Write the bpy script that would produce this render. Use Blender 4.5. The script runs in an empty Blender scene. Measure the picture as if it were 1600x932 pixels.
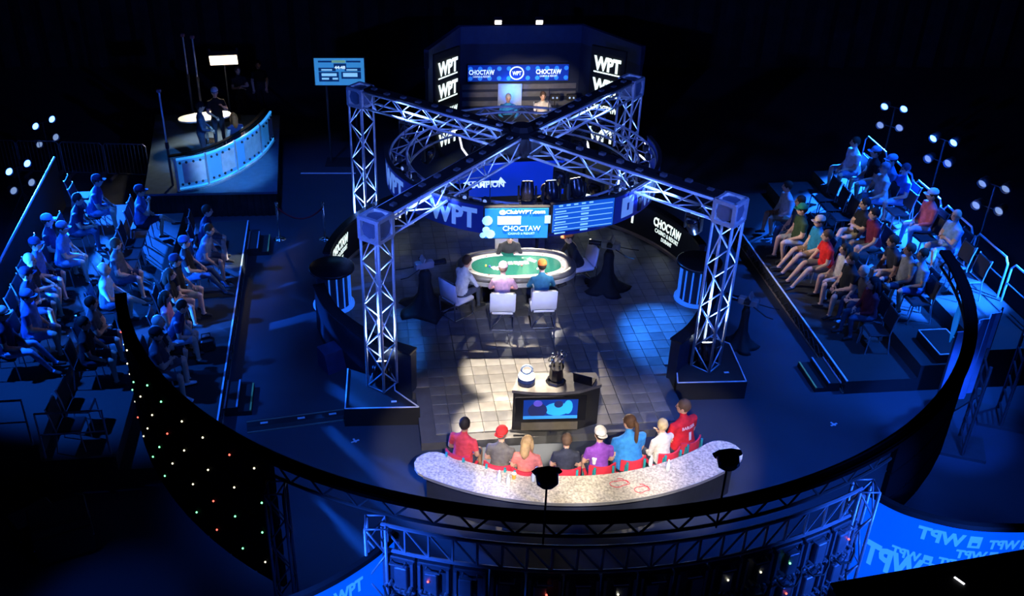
import bpy, math, random
import numpy as np
from mathutils import Vector, Matrix
random.seed(7)
rnd = random.Random(11)
sc = bpy.context.scene
C = sc.collection
PI = math.pi
R = math.radians

# ------------------------------------------------------------------ camera
F, CX, CY, CAMH, PITCH = 1590.0, 700.0, 466.0, 12.0, R(31)
cd = bpy.data.cameras.new('camera')
cam = bpy.data.objects.new('camera', cd)
C.objects.link(cam)
cd.sensor_width = 36
cd.lens = F / 1600 * 36
cd.shift_x = (800 - CX) / 1600
cd.clip_end = 300
cam.location = (0, 0, CAMH)
cam.rotation_euler = (PI / 2 - PITCH, 0, 0)
sc.camera = cam

# ------------------------------------------------------------------ world, exposure
w = bpy.data.worlds.new('World')
sc.world = w
w.use_nodes = True
w.node_tree.nodes['Background'].inputs[0].default_value = (.04, .1, 1, 1)
w.node_tree.nodes['Background'].inputs[1].default_value = .0025
sc.view_settings.view_transform = 'Standard'
sc.view_settings.look = 'None'
sc.view_settings.gamma = 1
sc.view_settings.use_curve_mapping = False
sc.view_settings.exposure = 0

def ray(px, py):
    x = (px - CX) / F
    y = -(py - CY) / F
    return Vector((x, math.cos(PITCH) + y * math.sin(PITCH), -math.sin(PITCH) + y * math.cos(PITCH)))
def gp(px, py, z=0):                    # the point of height z that stands at a pixel
    d = ray(px, py)
    t = (z - CAMH) / d.z
    return Vector((0, 0, CAMH)) + d * t
def gy(px, py, y):                      # the point on the upright plane at depth y
    d = ray(px, py)
    return Vector((0, 0, CAMH)) + d * (y / d.y)

# set frame: the stage is turned a little against the camera
O = Vector((1.55, 19.9, 0)); TH = R(5.4)
def S(u, v, z=0):
    return Vector((O.x + u * math.cos(TH) - v * math.sin(TH), O.y + u * math.sin(TH) + v * math.cos(TH), z))

# ------------------------------------------------------------------ lights of the rig, with added fills
BLUE = (.02, .13, 1); AZURE = (.05, .3, 1); WARM = (1, .83, .62); WHITE = (1, .95, .88); COOL = (.55, .72, 1)
def spot(name, loc, tgt, watts, color, deg, blend=.5, r=.08):
    l = bpy.data.lights.new(name, 'SPOT')
    l.energy = watts; l.color = color; l.spot_size = R(deg); l.spot_blend = blend; l.shadow_soft_size = r
    o = bpy.data.objects.new(name, l)
    C.objects.link(o)
    o.location = loc
    o.rotation_euler = (Vector(tgt) - Vector(loc)).to_track_quat('-Z', 'Y').to_euler()
    return o
# warm key lamps on top of the booth, aimed over the stage at the front row
for x in (1.5, 2.75):
    spot('booth_key_light', (x, 30.5, 3.5), S(-.1, -6.0, .6), 14000, WARM, 12, .35, .05)
# high spot straight above the front of the stage
spot('stage_top_spot', (1.35, 15.9, 11.5), (1.32, 16.75, .2), 34000, (1, .83, .62), 11.5, .4, .06)
spot('stage_top_spot', (1.35, 15.4, 11.5), (1.1, 14.95, .2), 34000, (1, .83, .62), 11, .4, .06)
# white light over the poker table
for u, v in ((-1.2, -1.9), (1.2, -1.9), (-1.3, 1.9), (1.3, 1.9)):
    spot('table_light', S(u, v, 3.1), S(.0 + u * .15, -.1, .75), 560, WHITE, 36, .5, .06)
# lamps on the ring rim onto the spectators' backs
for x in (-.2, 1.2, 2.4, 3.6):
    spot('rim_front_light', (x * .75 + .4, 8.55, 5.0), (x + .35, 13.2, .9), 2000, (1, .88, .72), 24, .5, .08)
spot('table_front_light', (1.6, 9.0, 5.1), (1.5, 18.9, .9), 3400, (.78, .82, 1), 15, .6, .08)
# two blue pools on the stage floor
spot('blue_pool', S(2.4, .8, 3.1), S(3.0, -2.0, .2), 3600, (.02, .2, 1), 34, .8, .1)
spot('blue_pool', S(-2.4, .8, 3.1), S(-3.3, -1.6, .2), 5000, (.02, .2, 1), 36, .8, .1)
# blue on each stand: added high fills, then the par beams
AUD = (.008, .13, 1)
for y, wt in ((17.6, 8000), (20.0, 7000), (22.6, 6500)):
    spot('stand_blue_fill', (13.2, y - .8, 8.5), (9.7, y, .9), wt, AUD, 36, .7, .15)
for y, wt in ((16.2, 12000), (18.6, 9000), (21.2, 7000)):
    spot('stand_blue_fill', (-11.4, y - .8, 8.5), (-7.2, y, .9), wt, AUD, 34, .7, .15)
for p, t in (((12.6, 26.4, 3.4), (10.0, 23.2, .5)), ((12.9, 23.3, 3.3), (10.0, 20.6, .5)), ((13.0, 17.0, 3.6), (10.4, 19.0, .5)), ((-12.6, 27.2, 3.4), (-8.0, 21.0, .9)), ((-12.2, 24.4, 3.3), (-7.6, 19.2, .9)), ((-11.8, 15.0, 3.6), (-7.6, 18.0, .9))):
    spot('par_beam', p, t, 76000 if p[1] > 20 else 44000, AUD, 31, .7, .1)
spot('riser_patch', S(-2.9, 2.6, 3.7), gp(369, 408, .3), 9000, (.6, .8, 1), 8, .4, .05)
spot('backdrop_blue', (8.5, 9.5, 6), gp(1505, 640, .8), 5000, (.01, .1, 1), 20, .6, .1)  # added spot, lights the fabric backdrop blue
# neutral spill from the stage onto the faces of the audience
spot('audience_fill', S(-2.6, 1.0, 3.5), (-6.3, 18.6, 1.1), 330, WHITE, 40, .8, .2)
spot('audience_fill', S(2.6, .5, 3.5), (9.2, 19.8, .9), 1300, WHITE, 46, .8, .2)
# added blue wash over the aisles from unseen lamps up high
for p, t, wt, dg in (((-3.5, 13, 10), (-3.3, 19, 0), 1000, 50), ((7, 12, 10), (6.4, 15.5, 0), 4000, 50), ((-1, 11.5, 9.5), (-1.6, 13.6, 0), 2800, 40), ((5, 11.5, 9.5), (5.6, 13.5, 0), 2800, 40), ((-5, 22, 10), (-3.4, 25.5, 0), 2400, 40),
                     ((-8, 6, 9), (-5.2, 10.6, 0), 2000, 16), ((-9, 5, 9), (-7.5, 9.5, 0), 1500, 16), ((11, 8, 10), (10.6, 13.4, 0), 2600, 22)):
    spot('added_blue_wash', p, t, wt, (.015, .13, 1), dg, .9, .3)
# up lights inside the towers, added fills that brighten the arms
for u, v, z in ((-3.17, -3.55, .95), (3.27, -3.5, .95), (-3.3, 3.2, .2), (3.12, 3.2, .2)):
    spot('tower_up_light', S(u, v, z), S(u, v, 4), 2200, (.14, .3, 1), 55, .6, .04)
    spot('arm_fill', S(u * .9, v * .9, 3.83), S(0, .1, 3.83), 1700, (.14, .28, 1), 40, .6, .03)
# unseen front fills added to tone the trusses
for x in (-4.5, 7.5):
    spot('truss_tone', (x, 9.5, 8.0), S(0, 0, 3.7), 3800, (.07, .16, 1), 42, .8, .2)
# booth and television desk
spot('booth_fill', S(-.6, 2.9, 3.75), (1.9, 29.7, 1.2), 1900, WARM, 20, .6, .05)  # added spots from the ring, brighten the commentators
spot('booth_fill', S(.9, 2.9, 3.75), (2.9, 29.7, 1.2), 1900, WARM, 20, .6, .05)
spot('booth_blue', (2.2, 24.5, 8), (2.2, 31, 2.4), 700, (.03, .15, 1), 40, .8, .2)  # added spot, puts blue on the booth fascia
spot('booth_back_glow', (2.0, 30.2, 1.0), (2.0, 31.0, 1.15), 90, (.02, .2, 1), 80, .8, .1)  # added spot, makes the blue glow on the pale booth panel
spot('soft_light_beam', (-6.5, 28.9, 2.75), (-6.7, 27.2, 1.0), 750, WARM, 74, .7, .2)
spot('television_desk_blue', (-3.2, 21.5, 5.5), (-6.0, 25.6, 1.0), 3600, (.1, .42, 1), 26, .5, .1)  # added front spot, brightens the desk panels blue
spot('television_desk_white', (-4.4, 20.5, 6), (-6.3, 25.2, 1.1), 700, COOL, 14, .5, .1)
# cabled panels seen from outside, lit blue from both ends
spot('panel_blue', (-2.4, 6.0, 5.0), (-.7, 8.4, 3.4), 1300, BLUE, 42, .8, .1)
spot('panel_blue', (6.8, 6.4, 5.0), (4.6, 9.2, 3.4), 1500, BLUE, 44, .8, .1)


# ------------------------------------------------------------------ materials
MATS = {}
def mat(name, col, rough=.6, metal=0, emit=0, noise=.12, scale=6, spec=.4, ecol=None, coat=0):
    if name in MATS: return MATS[name]
    m = bpy.data.materials.new(name)
    m.use_nodes = True
    nt = m.node_tree
    b = nt.nodes['Principled BSDF']
    col = tuple(col)
    b.inputs['Base Color'].default_value = (*col, 1)
    b.inputs['Roughness'].default_value = rough
    b.inputs['Metallic'].default_value = metal
    b.inputs['Specular IOR Level'].default_value = spec
    if coat: b.inputs['Coat Weight'].default_value = coat
    if noise:
        tc = nt.nodes.new('ShaderNodeTexCoord')
        n = nt.nodes.new('ShaderNodeTexNoise')
        n.inputs['Scale'].default_value = scale
        n.inputs['Detail'].default_value = 3
        r = nt.nodes.new('ShaderNodeValToRGB')
        r.color_ramp.elements[0].position = .3
        r.color_ramp.elements[1].position = .7
        r.color_ramp.elements[0].color = (*[c * (1 - noise) for c in col], 1)
        r.color_ramp.elements[1].color = (*[min(1, c * (1 + noise)) for c in col], 1)
        nt.links.new(tc.outputs['Object'], n.inputs['Vector'])
        nt.links.new(n.outputs['Fac'], r.inputs['Fac'])
        nt.links.new(r.outputs['Color'], b.inputs['Base Color'])
    if emit:
        b.inputs['Emission Color'].default_value = (*(ecol or col), 1)
        b.inputs['Emission Strength'].default_value = emit
    MATS[name] = m
    return m
def cloth(col, rough=.85):
    return mat('cloth_%02x%02x%02x' % tuple(int(max(0, min(1, c)) * 255) for c in col), col, rough, noise=.18, scale=14, spec=.2)

# ------------------------------------------------------------------ mesh builder
class MB:
    def __init__(s): s.v = []; s.f = []; s.m = []
    def add(s, vs, fs, mi=0):
        k = len(s.v)
        s.v += [tuple(p) for p in vs]
        s.f += [tuple(i + k for i in f) for f in fs]
        s.m += [mi] * len(fs)
        return s
    def box(s, c, d, rz=0, M=None, mi=0):
        x, y, z = d[0] / 2, d[1] / 2, d[2] / 2
        vs = [Vector((sx * x, sy * y, sz * z)) for sz in (-1, 1) for sy in (-1, 1) for sx in (-1, 1)]
        rot = M if M is not None else Matrix.Rotation(rz, 3, 'Z')
        vs = [rot @ p + Vector(c) for p in vs]
        return s.add(vs, [(0, 2, 3, 1), (4, 5, 7, 6), (0, 1, 5, 4), (2, 6, 7, 3), (0, 4, 6, 2), (1, 3, 7, 5)], mi)
    def rbox(s, c, d, b=.02, rz=0, M=None, mi=0):      # a box with softened edges
        x, y, z = d[0] / 2, d[1] / 2, d[2] / 2
        rot = M if M is not None else Matrix.Rotation(rz, 3, 'Z')
        rings = []
        for (ins, zz) in ((b, -z), (0, -z + b), (0, z - b), (b, z)):
            X, Y = x - ins, y - ins
            rings.append([(X - b, -Y), (X, -Y + b), (X, Y - b), (X - b, Y), (-X + b, Y), (-X, Y - b), (-X, -Y + b), (-X + b, -Y)])
            rings[-1] = [rot @ Vector((p[0], p[1], zz)) + Vector(c) for p in rings[-1]]
        vs = [p for r in rings for p in r]
        fs = [(i * 8 + j, i * 8 + (j + 1) % 8, i * 8 + 8 + (j + 1) % 8, i * 8 + 8 + j) for i in range(3) for j in range(8)]
        fs += [tuple(range(7, -1, -1)), tuple(range(24, 32))]
        return s.add(vs, fs, mi)
    def path(s, pts, rad, n=6, mi=0, flat=1.0):
        pts = [Vector(p) for p in pts]
        if not hasattr(rad, '__len__'): rad = [rad] * len(pts)
        vs = []
        up = None
        for i, p in enumerate(pts):
            d = (pts[min(i + 1, len(pts) - 1)] - pts[max(i - 1, 0)]).normalized()
            if up is None: up = Vector((0, 0, 1)) if abs(d.z) < .9 else Vector((0, 1, 0))
            a = d.cross(up).normalized()
            b = a.cross(d).normalized()
            up = b
            for j in range(n):
                t = 2 * PI * (j + .5) / n
                vs.append(p + a * math.cos(t) * rad[i] + b * math.sin(t) * rad[i] * flat)
        fs = [(i * n + j, i * n + (j + 1) % n, (i + 1) * n + (j + 1) % n, (i + 1) * n + j) for i in range(len(pts) - 1) for j in range(n)]
        fs += [tuple(range(n - 1, -1, -1)), tuple(range((len(pts) - 1) * n, len(pts) * n))]
        return s.add(vs, fs, mi)
    def tube(s, a, b, r, r2=None, n=6, mi=0):
        return s.path([a, b], [r, r if r2 is None else r2], n, mi)
    def lathe(s, prof, n=16, c=(0, 0, 0), M=None, mi=0):
        vs = []
        for r, z in prof:
            for j in range(n):
                t = 2 * PI * j / n
                p = Vector((r * math.cos(t), r * math.sin(t), z))
                if M is not None: p = M @ p
                vs.append(p + Vector(c))
        fs = [(i * n + j, i * n + (j + 1) % n, (i + 1) * n + (j + 1) % n, (i + 1) * n + j) for i in range(len(prof) - 1) for j in range(n)]
        fs += [tuple(range(n - 1, -1, -1)), tuple(range((len(prof) - 1) * n, len(prof) * n))]
        return s.add(vs, fs, mi)
    def ell(s, c, r, M=None, nu=10, nv=7, mi=0):
        prof = [(math.sin(PI * i / nv), -math.cos(PI * i / nv)) for i in range(nv + 1)]
        prof[0] = (.02, -1); prof[-1] = (.02, 1)
        Sm = Matrix.Diagonal(Vector(r))
        return s.lathe(prof, nu, c, (M @ Sm) if M is not None else Sm, mi)
    def prism(s, poly, z0, z1, mi=0):
        n = len(poly)
        vs = [Vector((p[0], p[1], z0)) for p in poly] + [Vector((p[0], p[1], z1)) for p in poly]
        return s.add(vs, [tuple(range(n - 1, -1, -1)), tuple(range(n, 2 * n))] + [(i, (i + 1) % n, n + (i + 1) % n, n + i) for i in range(n)], mi)
    def wall(s, pts, th, z0, z1, mi=0):                 # a solid wall along a polyline
        P = [Vector((p[0], p[1], 0)) for p in pts]
        L = []; Rr = []
        for i, p in enumerate(P):
            d = (P[min(i + 1, len(P) - 1)] - P[max(i - 1, 0)]).normalized()
            nn = Vector((-d.y, d.x, 0)) * th / 2
            L.append(p + nn); Rr.append(p - nn)
        z0s = z0 if hasattr(z0, '__len__') else [z0] * len(P)
        z1s = z1 if hasattr(z1, '__len__') else [z1] * len(P)
        vs = []
        for i in range(len(P)):
            for q, zz in ((L[i], z0s[i]), (Rr[i], z0s[i]), (Rr[i], z1s[i]), (L[i], z1s[i])):
                vs.append(Vector((q.x, q.y, zz)))
        fs = [(i * 4 + j, i * 4 + (j + 1) % 4, i * 4 + 4 + (j + 1) % 4, i * 4 + 4 + j) for i in range(len(P) - 1) for j in range(4)]
        k = (len(P) - 1) * 4
        fs += [(3, 2, 1, 0), (k, k + 1, k + 2, k + 3)]
        return s.add(vs, fs, mi)
    def quad(s, a, b, c, d, mi=0):
        return s.add([a, b, c, d], [(0, 1, 2, 3)], mi)
    def mesh(s, name, mats, smooth=False):
        me = bpy.data.meshes.new(name)
        me.from_pydata([tuple(p) for p in s.v], [], s.f)
        for m in (mats if isinstance(mats, (list, tuple)) else [mats]): me.materials.append(m)
        if max(s.m, default=0): me.polygons.foreach_set('material_index', s.m)
        if smooth: me.polygons.foreach_set('use_smooth', [True] * len(me.polygons))
        me.update()
        import bmesh
        bm = bmesh.new(); bm.from_mesh(me)
        bmesh.ops.recalc_face_normals(bm, faces=bm.faces)
        bm.to_mesh(me); bm.free()
        return me
def link(name, me, parent=None):
    o = bpy.data.objects.new(name, me)
    C.objects.link(o)
    if parent is not None: o.parent = parent
    return o
def obj(name, mb, m, parent=None, smooth=False):
    return link(name, mb.mesh(name, m, smooth), parent)
def tag(o, label=None, cat=None, group=None, kind=None):
    if label: o['label'] = label
    if cat: o['category'] = cat
    if group: o['group'] = group
    if kind: o['kind'] = kind
    return o
def thing(name, loc, rz, label, cat, group=None):
    o = bpy.data.objects.new(name, None)
    C.objects.link(o)
    o.location = loc; o.rotation_euler = (0, 0, rz)
    o.empty_display_size = .1
    return tag(o, label, cat, group)
def copy_tree(o, parent=None):
    c = o.copy(); C.objects.link(c)
    if parent is not None: c.parent = parent
    for ch in list(o.children): copy_tree(ch, c)
    return c

# ------------------------------------------------------------------ lettering, built as flat relief meshes
TXT = {}
def text_mesh(s, bold=.0, mirror=False):
    key = (s, bold)
    if key not in TXT:
        cu = bpy.data.curves.new('lettering', 'FONT')
        cu.body = s; cu.size = 1; cu.align_x = 'CENTER'; cu.align_y = 'CENTER'
        cu.offset = bold; cu.extrude = .015; cu.resolution_u = 2
        o = bpy.data.objects.new('lettering', cu)
        C.objects.link(o)
        bpy.context.view_layer.update()
        dg = bpy.context.evaluated_depsgraph_get()
        me = bpy.data.meshes.new_from_object(o.evaluated_get(dg))
        vs = np.array([v.co[:] for v in me.vertices]); fs = [tuple(p.vertices) for p in me.polygons]
        bpy.data.objects.remove(o); bpy.data.curves.remove(cu); bpy.data.meshes.remove(me)
        mn, mx = vs.min(0), vs.max(0)
        vs[:, :2] = (vs[:, :2] - (mn + mx)[:2] / 2) / (mx - mn)[:2]
        TXT[key] = (vs, fs)
    return TXT[key]
def lettering(mb, s, fn, x, y, wd, ht, bold=.03, shear=0, mi=0):   # fn maps (x, y, relief) on the sign to a point
    vs, fs = text_mesh(s, bold)
    pts = [fn(x + wd * (p[0] + shear * p[1]), y + ht * p[1], max(.002, .004 + p[2] * .2)) for p in vs]
    mb.add(pts, fs, mi)
def flatmap(o, ux, uy, n):
    o, ux, uy, n = Vector(o), Vector(ux).normalized(), Vector(uy).normalized(), Vector(n).normalized()
    return lambda x, y, r: o + ux * x + uy * y + n * r
def plate(mb, fn, x0, y0, x1, y1, r=.004, mi=0, seg=1):
    for i in range(seg):
        a = x0 + (x1 - x0) * i / seg; b = x0 + (x1 - x0) * (i + 1) / seg
        v = [fn(a, y0, r), fn(b, y0, r), fn(b, y1, r), fn(a, y1, r), fn(a, y0, 0), fn(b, y0, 0), fn(b, y1, 0), fn(a, y1, 0)]
        mb.add(v, [(0, 1, 2, 3), (7, 6, 5, 4), (0, 4, 5, 1), (1, 5, 6, 2), (2, 6, 7, 3), (3, 7, 4, 0)], mi)
for q in ('WPT', 'CHOCTAW', 'CASINO & RESORT', 'DURANT', '@ClubWPT.com', 'CHAMPION', 'BARGER', '1', '44:48'):
    for b_ in (.0, .03): text_mesh(q, b_)

# ------------------------------------------------------------------ people
PEOPLE = []
SKIN = [(.62, .36, .25), (.55, .31, .21), (.68, .42, .3), (.42, .23, .15)]
def person(loc, face, label, pose='sit', lean=6, arms='lap', legs='normal', shirt=(.02, .02, .03), pants=(.02, .025, .05),
           shoes=(.03, .03, .03), hair=(.04, .025, .015), hairtype='short', cap=None, capback=False, sleeve='short', trouser='short',
           size=1.0, build=1.0, turn=0, nod=0, skin=0, group=None, extra=None):
    PEOPLE.append(dict(loc=Vector(loc), face=face, label=label, pose=pose, lean=lean, arms=arms, legs=legs, shirt=shirt, pants=pants,
                       shoes=shoes, hair=hair, hairtype=hairtype, cap=cap, capback=capback, sleeve=sleeve, trouser=trouser, size=size,
                       build=build, turn=turn, nod=nod, skin=skin, group=group, extra=extra))
ARMS = {  # per side: elbow, wrist in torso axes (out, forward, up)
    'lap': ((.25, .06, .2), (.11, .28, .09)), 'cross': ((.25, .12, .22), (-.06, .22, .26)), 'phone': ((.25, .14, .18), (.06, .36, .2)),
    'table': ((.29, .2, .24), (.14, .44, .2)), 'side': ((.24, -.03, .18), (.23, .06, -.06)), 'camera': ((.24, .16, .3), (.1, .36, .46)),
    'chin': ((.19, .24, .2), (.06, .2, .46)), 'knee': ((.27, .13, .18), (.17, .42, .03)), 'front': ((.24, .05, .2), (.1, .26, .12)),
}
ARMSETS = {'chin': ('lap', 'chin'), 'mixed': ('lap', 'knee'), 'talk': ('phone', 'lap'), 'lift': ('camera', 'front')}
HANDS = {}
def build_people():
    jobs = []
    for P in PEOPLE:
        stand = P['pose'] == 'stand'
        b = P['build']
        a = R(P['lean'])
        H = Vector((0, 0, .95 if stand else .55))
        d = Vector((0, math.sin(a), math.cos(a))); f = Vector((0, math.cos(a), -math.sin(a))); x = Vector((1, 0, 0))
        T = lambda o, fw, t, H=H, x=x, f=f, d=d: H + x * o + f * fw + d * t
        mb = MB(); bones = []
        def ring_loft(secs, n=12):
            vs = []
            for (t, rx, ry, fo) in secs:
                for j in range(n):
                    th = 2 * PI * j / n
                    vs.append(T(rx * math.cos(th), fo + ry * math.sin(th), t))
            fs = [(i * n + j, i * n + (j + 1) % n, (i + 1) * n + (j + 1) % n, (i + 1) * n + j) for i in range(len(secs) - 1) for j in range(n)]
            fs += [tuple(range(n - 1, -1, -1)), tuple(range((len(secs) - 1) * n, len(secs) * n))]
            mb.add(vs, fs)
        ring_loft([(-.1, .13 * b, .1 * b, 0), (-.04, .172 * b, .125 * b, 0), (.08, .17 * b, .125 * b, .01), (.2, .16 * b, .118 * b, .02 * b), (.33, .178 * b ** .5, .118 * b ** .5, .015),
                   (.43, .19 * b ** .5, .108 * b ** .4, .0), (.49, .16 * b ** .4, .085, -.01), (.53, .09, .066, -.01), (.57, .056, .058, .0), (.64, .052, .056, .015)])
        bones += [(T(0, 0, .14), T(0, 0, .44), .16 * b, 'shirt', 9), (T(0, 0, -.06), T(0, 0, .05), .17 * b, 'hip', 9), (T(0, -.005, .54), T(0, .01, .6), .06, 'skin', 9)]
        hl = a * .35 - R(P['nod'])
        hr = Matrix.Rotation(-hl, 3, 'X') @ Matrix.Identity(3)
        hc = T(0, .005, .56) + Vector((0, math.sin(hl + .1), math.cos(hl))) * .165
        HM = (Matrix.Rotation(R(P['turn']), 3, 'Z') @ hr) * 1.12
        hp = lambda q, hc=hc, HM=HM: hc + HM @ Vector(q)
        mb.ell(hc, (.076, .097, .113), HM, 12, 9)
        mb.ell(hp((0, .035, -.06)), (.052, .055, .06), HM, 10, 7)
        mb.tube(hp((0, .09, .02)), hp((0, .118, -.03)), .011, .018, 5)
        for s_ in (-1, 1): mb.ell(hp((s_ * .078, -.005, -.01)), (.014, .022, .034), HM, 6, 5)
        bones.append((hp((0, 0, -.05)), hp((0, 0, .05)), .1, 'skin', 9))
        aset = ARMSETS.get(P['arms'], (P['arms'], P['arms']))
        fingers = []
        for s_, nm in ((-1, aset[0]), (1, aset[1])):
            e, wr = ARMS[nm]
            jit = lambda k=.015: rnd.uniform(-k, k)
            sh = T(s_ * .185 * b ** .5, -.005, .445); el = T(s_ * e[0] + jit(), e[1] + jit(), e[2] + jit()); wv = T(s_ * wr[0] + jit(), wr[1] + jit(), wr[2] + jit())
            up = .285; lo = .255
            el = sh + (el - sh).normalized() * up
            wv = el + (wv - el).normalized() * lo
            if nm == 'cross' and s_ > 0: wv += f * .05 - d * .03
            mb.path([T(s_ * .13, 0, .43), sh, sh.lerp(el, .5), el], [.07, .068 * b ** .5, .056 * b ** .5, .045], 8)
            mb.path([sh.lerp(el, .93), el, el.lerp(wv, .35), wv], [.043, .046, .044, .028], 8)
            hd = (wv - el).normalized()
            hd = (hd + Vector((0, 0, -.25 if nm not in ('camera', 'chin') else .2))).normalized()
            pc = wv + hd * .05
            side = hd.cross(d)
            side = side.normalized() if side.length > .1 else x.copy()
            nrm = side.cross(hd).normalized()
            HMt = Matrix((side, hd, nrm)).transposed()
            mb.ell(pc, (.043, .06, .02), HMt, 8, 6)
            bones += [(sh, el, .058, 'upper', 9), (el, wv, .042, 'fore', 9), (wv, pc + hd * .05, .04, 'skin', 9)]
            for k in range(4):
                o0 = pc + side * (-.03 + .02 * k) + hd * .045
                ln = (.062, .074, .068, .052)[k]
                o1 = o0 + hd * ln * .55 - nrm * .008
                fingers.append([o0, o1, o1 + hd * ln * .35 - nrm * ln * .4])
            o0 = pc - side * s_ * .035 - hd * .01
            o1 = o0 - side * s_ * .025 + hd * .03
            fingers.append([o0, o1, o1 + hd * .03 - nrm * .006])
        for s_ in (-1, 1):
            hip = H + Vector((s_ * .095 * b, 0, -.03))
            lg = P['legs']
            if stand:
                kn = Vector((s_ * .11, .03, .5)); an = Vector((s_ * .12, -.01, .09)); td = Vector((s_ * .15, 1, 0))
            elif lg == 'ext':
                kn = Vector((s_ * .14, .45, .55)); an = Vector((s_ * .13, .74, .13)); td = Vector((s_ * .2, 1, 0))
            elif lg == 'cross' and s_ > 0:
                kn = Vector((.03, .46, .64)); an = Vector((-.16, .68, .4)); td = Vector((-.3, 1, -.3))
            elif lg == 'wide':
                kn = Vector((s_ * .24, .41, .54)); an = Vector((s_ * .22, .42, .1)); td = Vector((s_ * .35, 1, 0))
            else:
                kn = Vector((s_ * .13, .44, .54)); an = Vector((s_ * .13, .42 + .05 * s_, .1)); td = Vector((s_ * .15, 1, 0))
            mb.path([H + Vector((s_ * .06, -.02, -.02)), hip.lerp(kn, .15), hip.lerp(kn, .55), kn], [.1 * b, .098 * b, .08 * b ** .5, .06], 9)
            mb.path([hip.lerp(kn, .92), kn, kn.lerp(an, .3), an], [.056, .06, .058, .038], 9)
            td.normalize()
            toe = an + td * .17; toe.z = max(.042, an.z - .055)
            mb.path([an + Vector((0, 0, .01)) - td * .06 - Vector((0, 0, .045)), an - Vector((0, 0, .03)) + td * .03, toe], [.04, .05, .036], 8, flat=.85)
            bones += [(hip, kn, .08 * b, 'thigh', 9), (kn, an + Vector((0, 0, .03)), .052, 'shin', 9), (an - td * .05 - Vector((0, 0, .05)), toe, .05, 'shoe', 9)]
        me = bpy.data.meshes.new('body_raw')
        me.from_pydata([tuple(p) for p in mb.v], [], mb.f)
        o = bpy.data.objects.new('body_raw', me)
        C.objects.link(o)
        md = o.modifiers.new('r', 'REMESH'); md.mode = 'VOXEL'; md.voxel_size = .021; md.use_smooth_shade = True
        sm = o.modifiers.new('s', 'SMOOTH'); sm.factor = .5; sm.iterations = 2
        jobs.append((P, o, bones, fingers, hc, HM, T))
    bpy.context.view_layer.update()
    dg = bpy.context.evaluated_depsgraph_get()
    made = []
    for P, o, bones, fingers, hc, HM, T in jobs:
        me = bpy.data.meshes.new_from_object(o.evaluated_get(dg))
        made.append((P, me, bones, fingers, hc, HM, T))
    for j in jobs:
        r = j[1].data
        bpy.data.objects.remove(j[1]); bpy.data.meshes.remove(r)
    iris = mat('eye_dark', (.02, .015, .01), .3, noise=0)
    eyeme = {}
    for P, me, bones, fingers, hc, HM, T in made:
        n = len(me.vertices)
        co = np.empty(n * 3); me.vertices.foreach_get('co', co); co = co.reshape(-1, 3)
        faces = [tuple(p.vertices) for p in me.polygons]
        fc = np.array([co[list(f_)].mean(0) for f_ in faces])
        best = np.full(len(fc), 9e9); bi = np.zeros(len(fc), int); bt = np.zeros(len(fc))
        for k, (A, B, r, tg, _) in enumerate(bones):
            A_, B_ = np.array(A), np.array(B); AB = B_ - A_
            t = np.clip(((fc - A_) @ AB) / (AB @ AB), 0, 1)
            dd = np.linalg.norm(fc - (A_ + t[:, None] * AB), axis=1) - r
            better = dd < best
            best = np.where(better, dd, best); bi = np.where(better, k, bi); bt = np.where(better, t, bt)
        mi = np.zeros(len(fc), int)      # 0 skin 1 shirt 2 pants 3 shoes
        for k, (A, B, r, tg, _) in enumerate(bones):
            sel = bi == k
            if tg == 'shirt': mi[sel] = 1
            elif tg == 'hip': mi[sel] = np.where(fc[sel][:, 2] > T(0, 0, -.02).z, 1, 2)
            elif tg == 'upper': mi[sel] = np.where(bt[sel] < {'short': .62, 'long': 2, 'none': .12}[P['sleeve']], 1, 0)
            elif tg == 'fore': mi[sel] = np.where(bt[sel] < {'short': -1, 'long': .93, 'none': -1}[P['sleeve']], 1, 0)
            elif tg == 'thigh': mi[sel] = np.where(bt[sel] < {'short': .93, 'long': 2, 'mini': .55}[P['trouser']], 2, 0)
            elif tg == 'shin': mi[sel] = 2 if P['trouser'] == 'long' else 0
            elif tg == 'shoe': mi[sel] = 3
        fb = MB()
        for fg in fingers: fb.path(fg, [.0105, .0095, .007], 5)
        allv = [tuple(c) for c in co] + [tuple(v) for v in fb.v]
        allf = faces + [tuple(i + n for i in f_) for f_ in fb.f]
        m2 = bpy.data.meshes.new('person')
        m2.from_pydata(allv, [], allf)
        for m in (mat('skin_%d' % P['skin'], SKIN[P['skin']], .55, noise=.08, scale=20, spec=.35), cloth(P['shirt']), cloth(P['pants']), cloth(P['shoes'], .6)): m2.materials.append(m)
        m2.polygons.foreach_set('material_index', list(mi) + [0] * len(fb.f))
        m2.polygons.foreach_set('use_smooth', [True] * len(m2.polygons))
        m2.update()
        bpy.data.meshes.remove(me)
        o = link('person', m2)
        o.location = P['loc']; o.rotation_euler = (0, 0, P['face'] - PI / 2); o.scale = (P['size'],) * 3
        tag(o, P['label'], 'person', P['group'])
        hp = lambda q, hc=hc, HM=HM: hc + HM @ Vector(q)
        for s_ in (-1, 1):
            obj('eye', MB().ell(hp((s_ * .031, .088, .012)), (.014, .008, .009), HM, 6, 5), iris, o)
        obj('mouth', MB().ell(hp((0, .09, -.064)), (.022, .008, .006), HM, 6, 5), mat('lips', (.3, .09, .08), .5, noise=0), o)
        hcM = cloth(P['hair'], .7)
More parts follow.
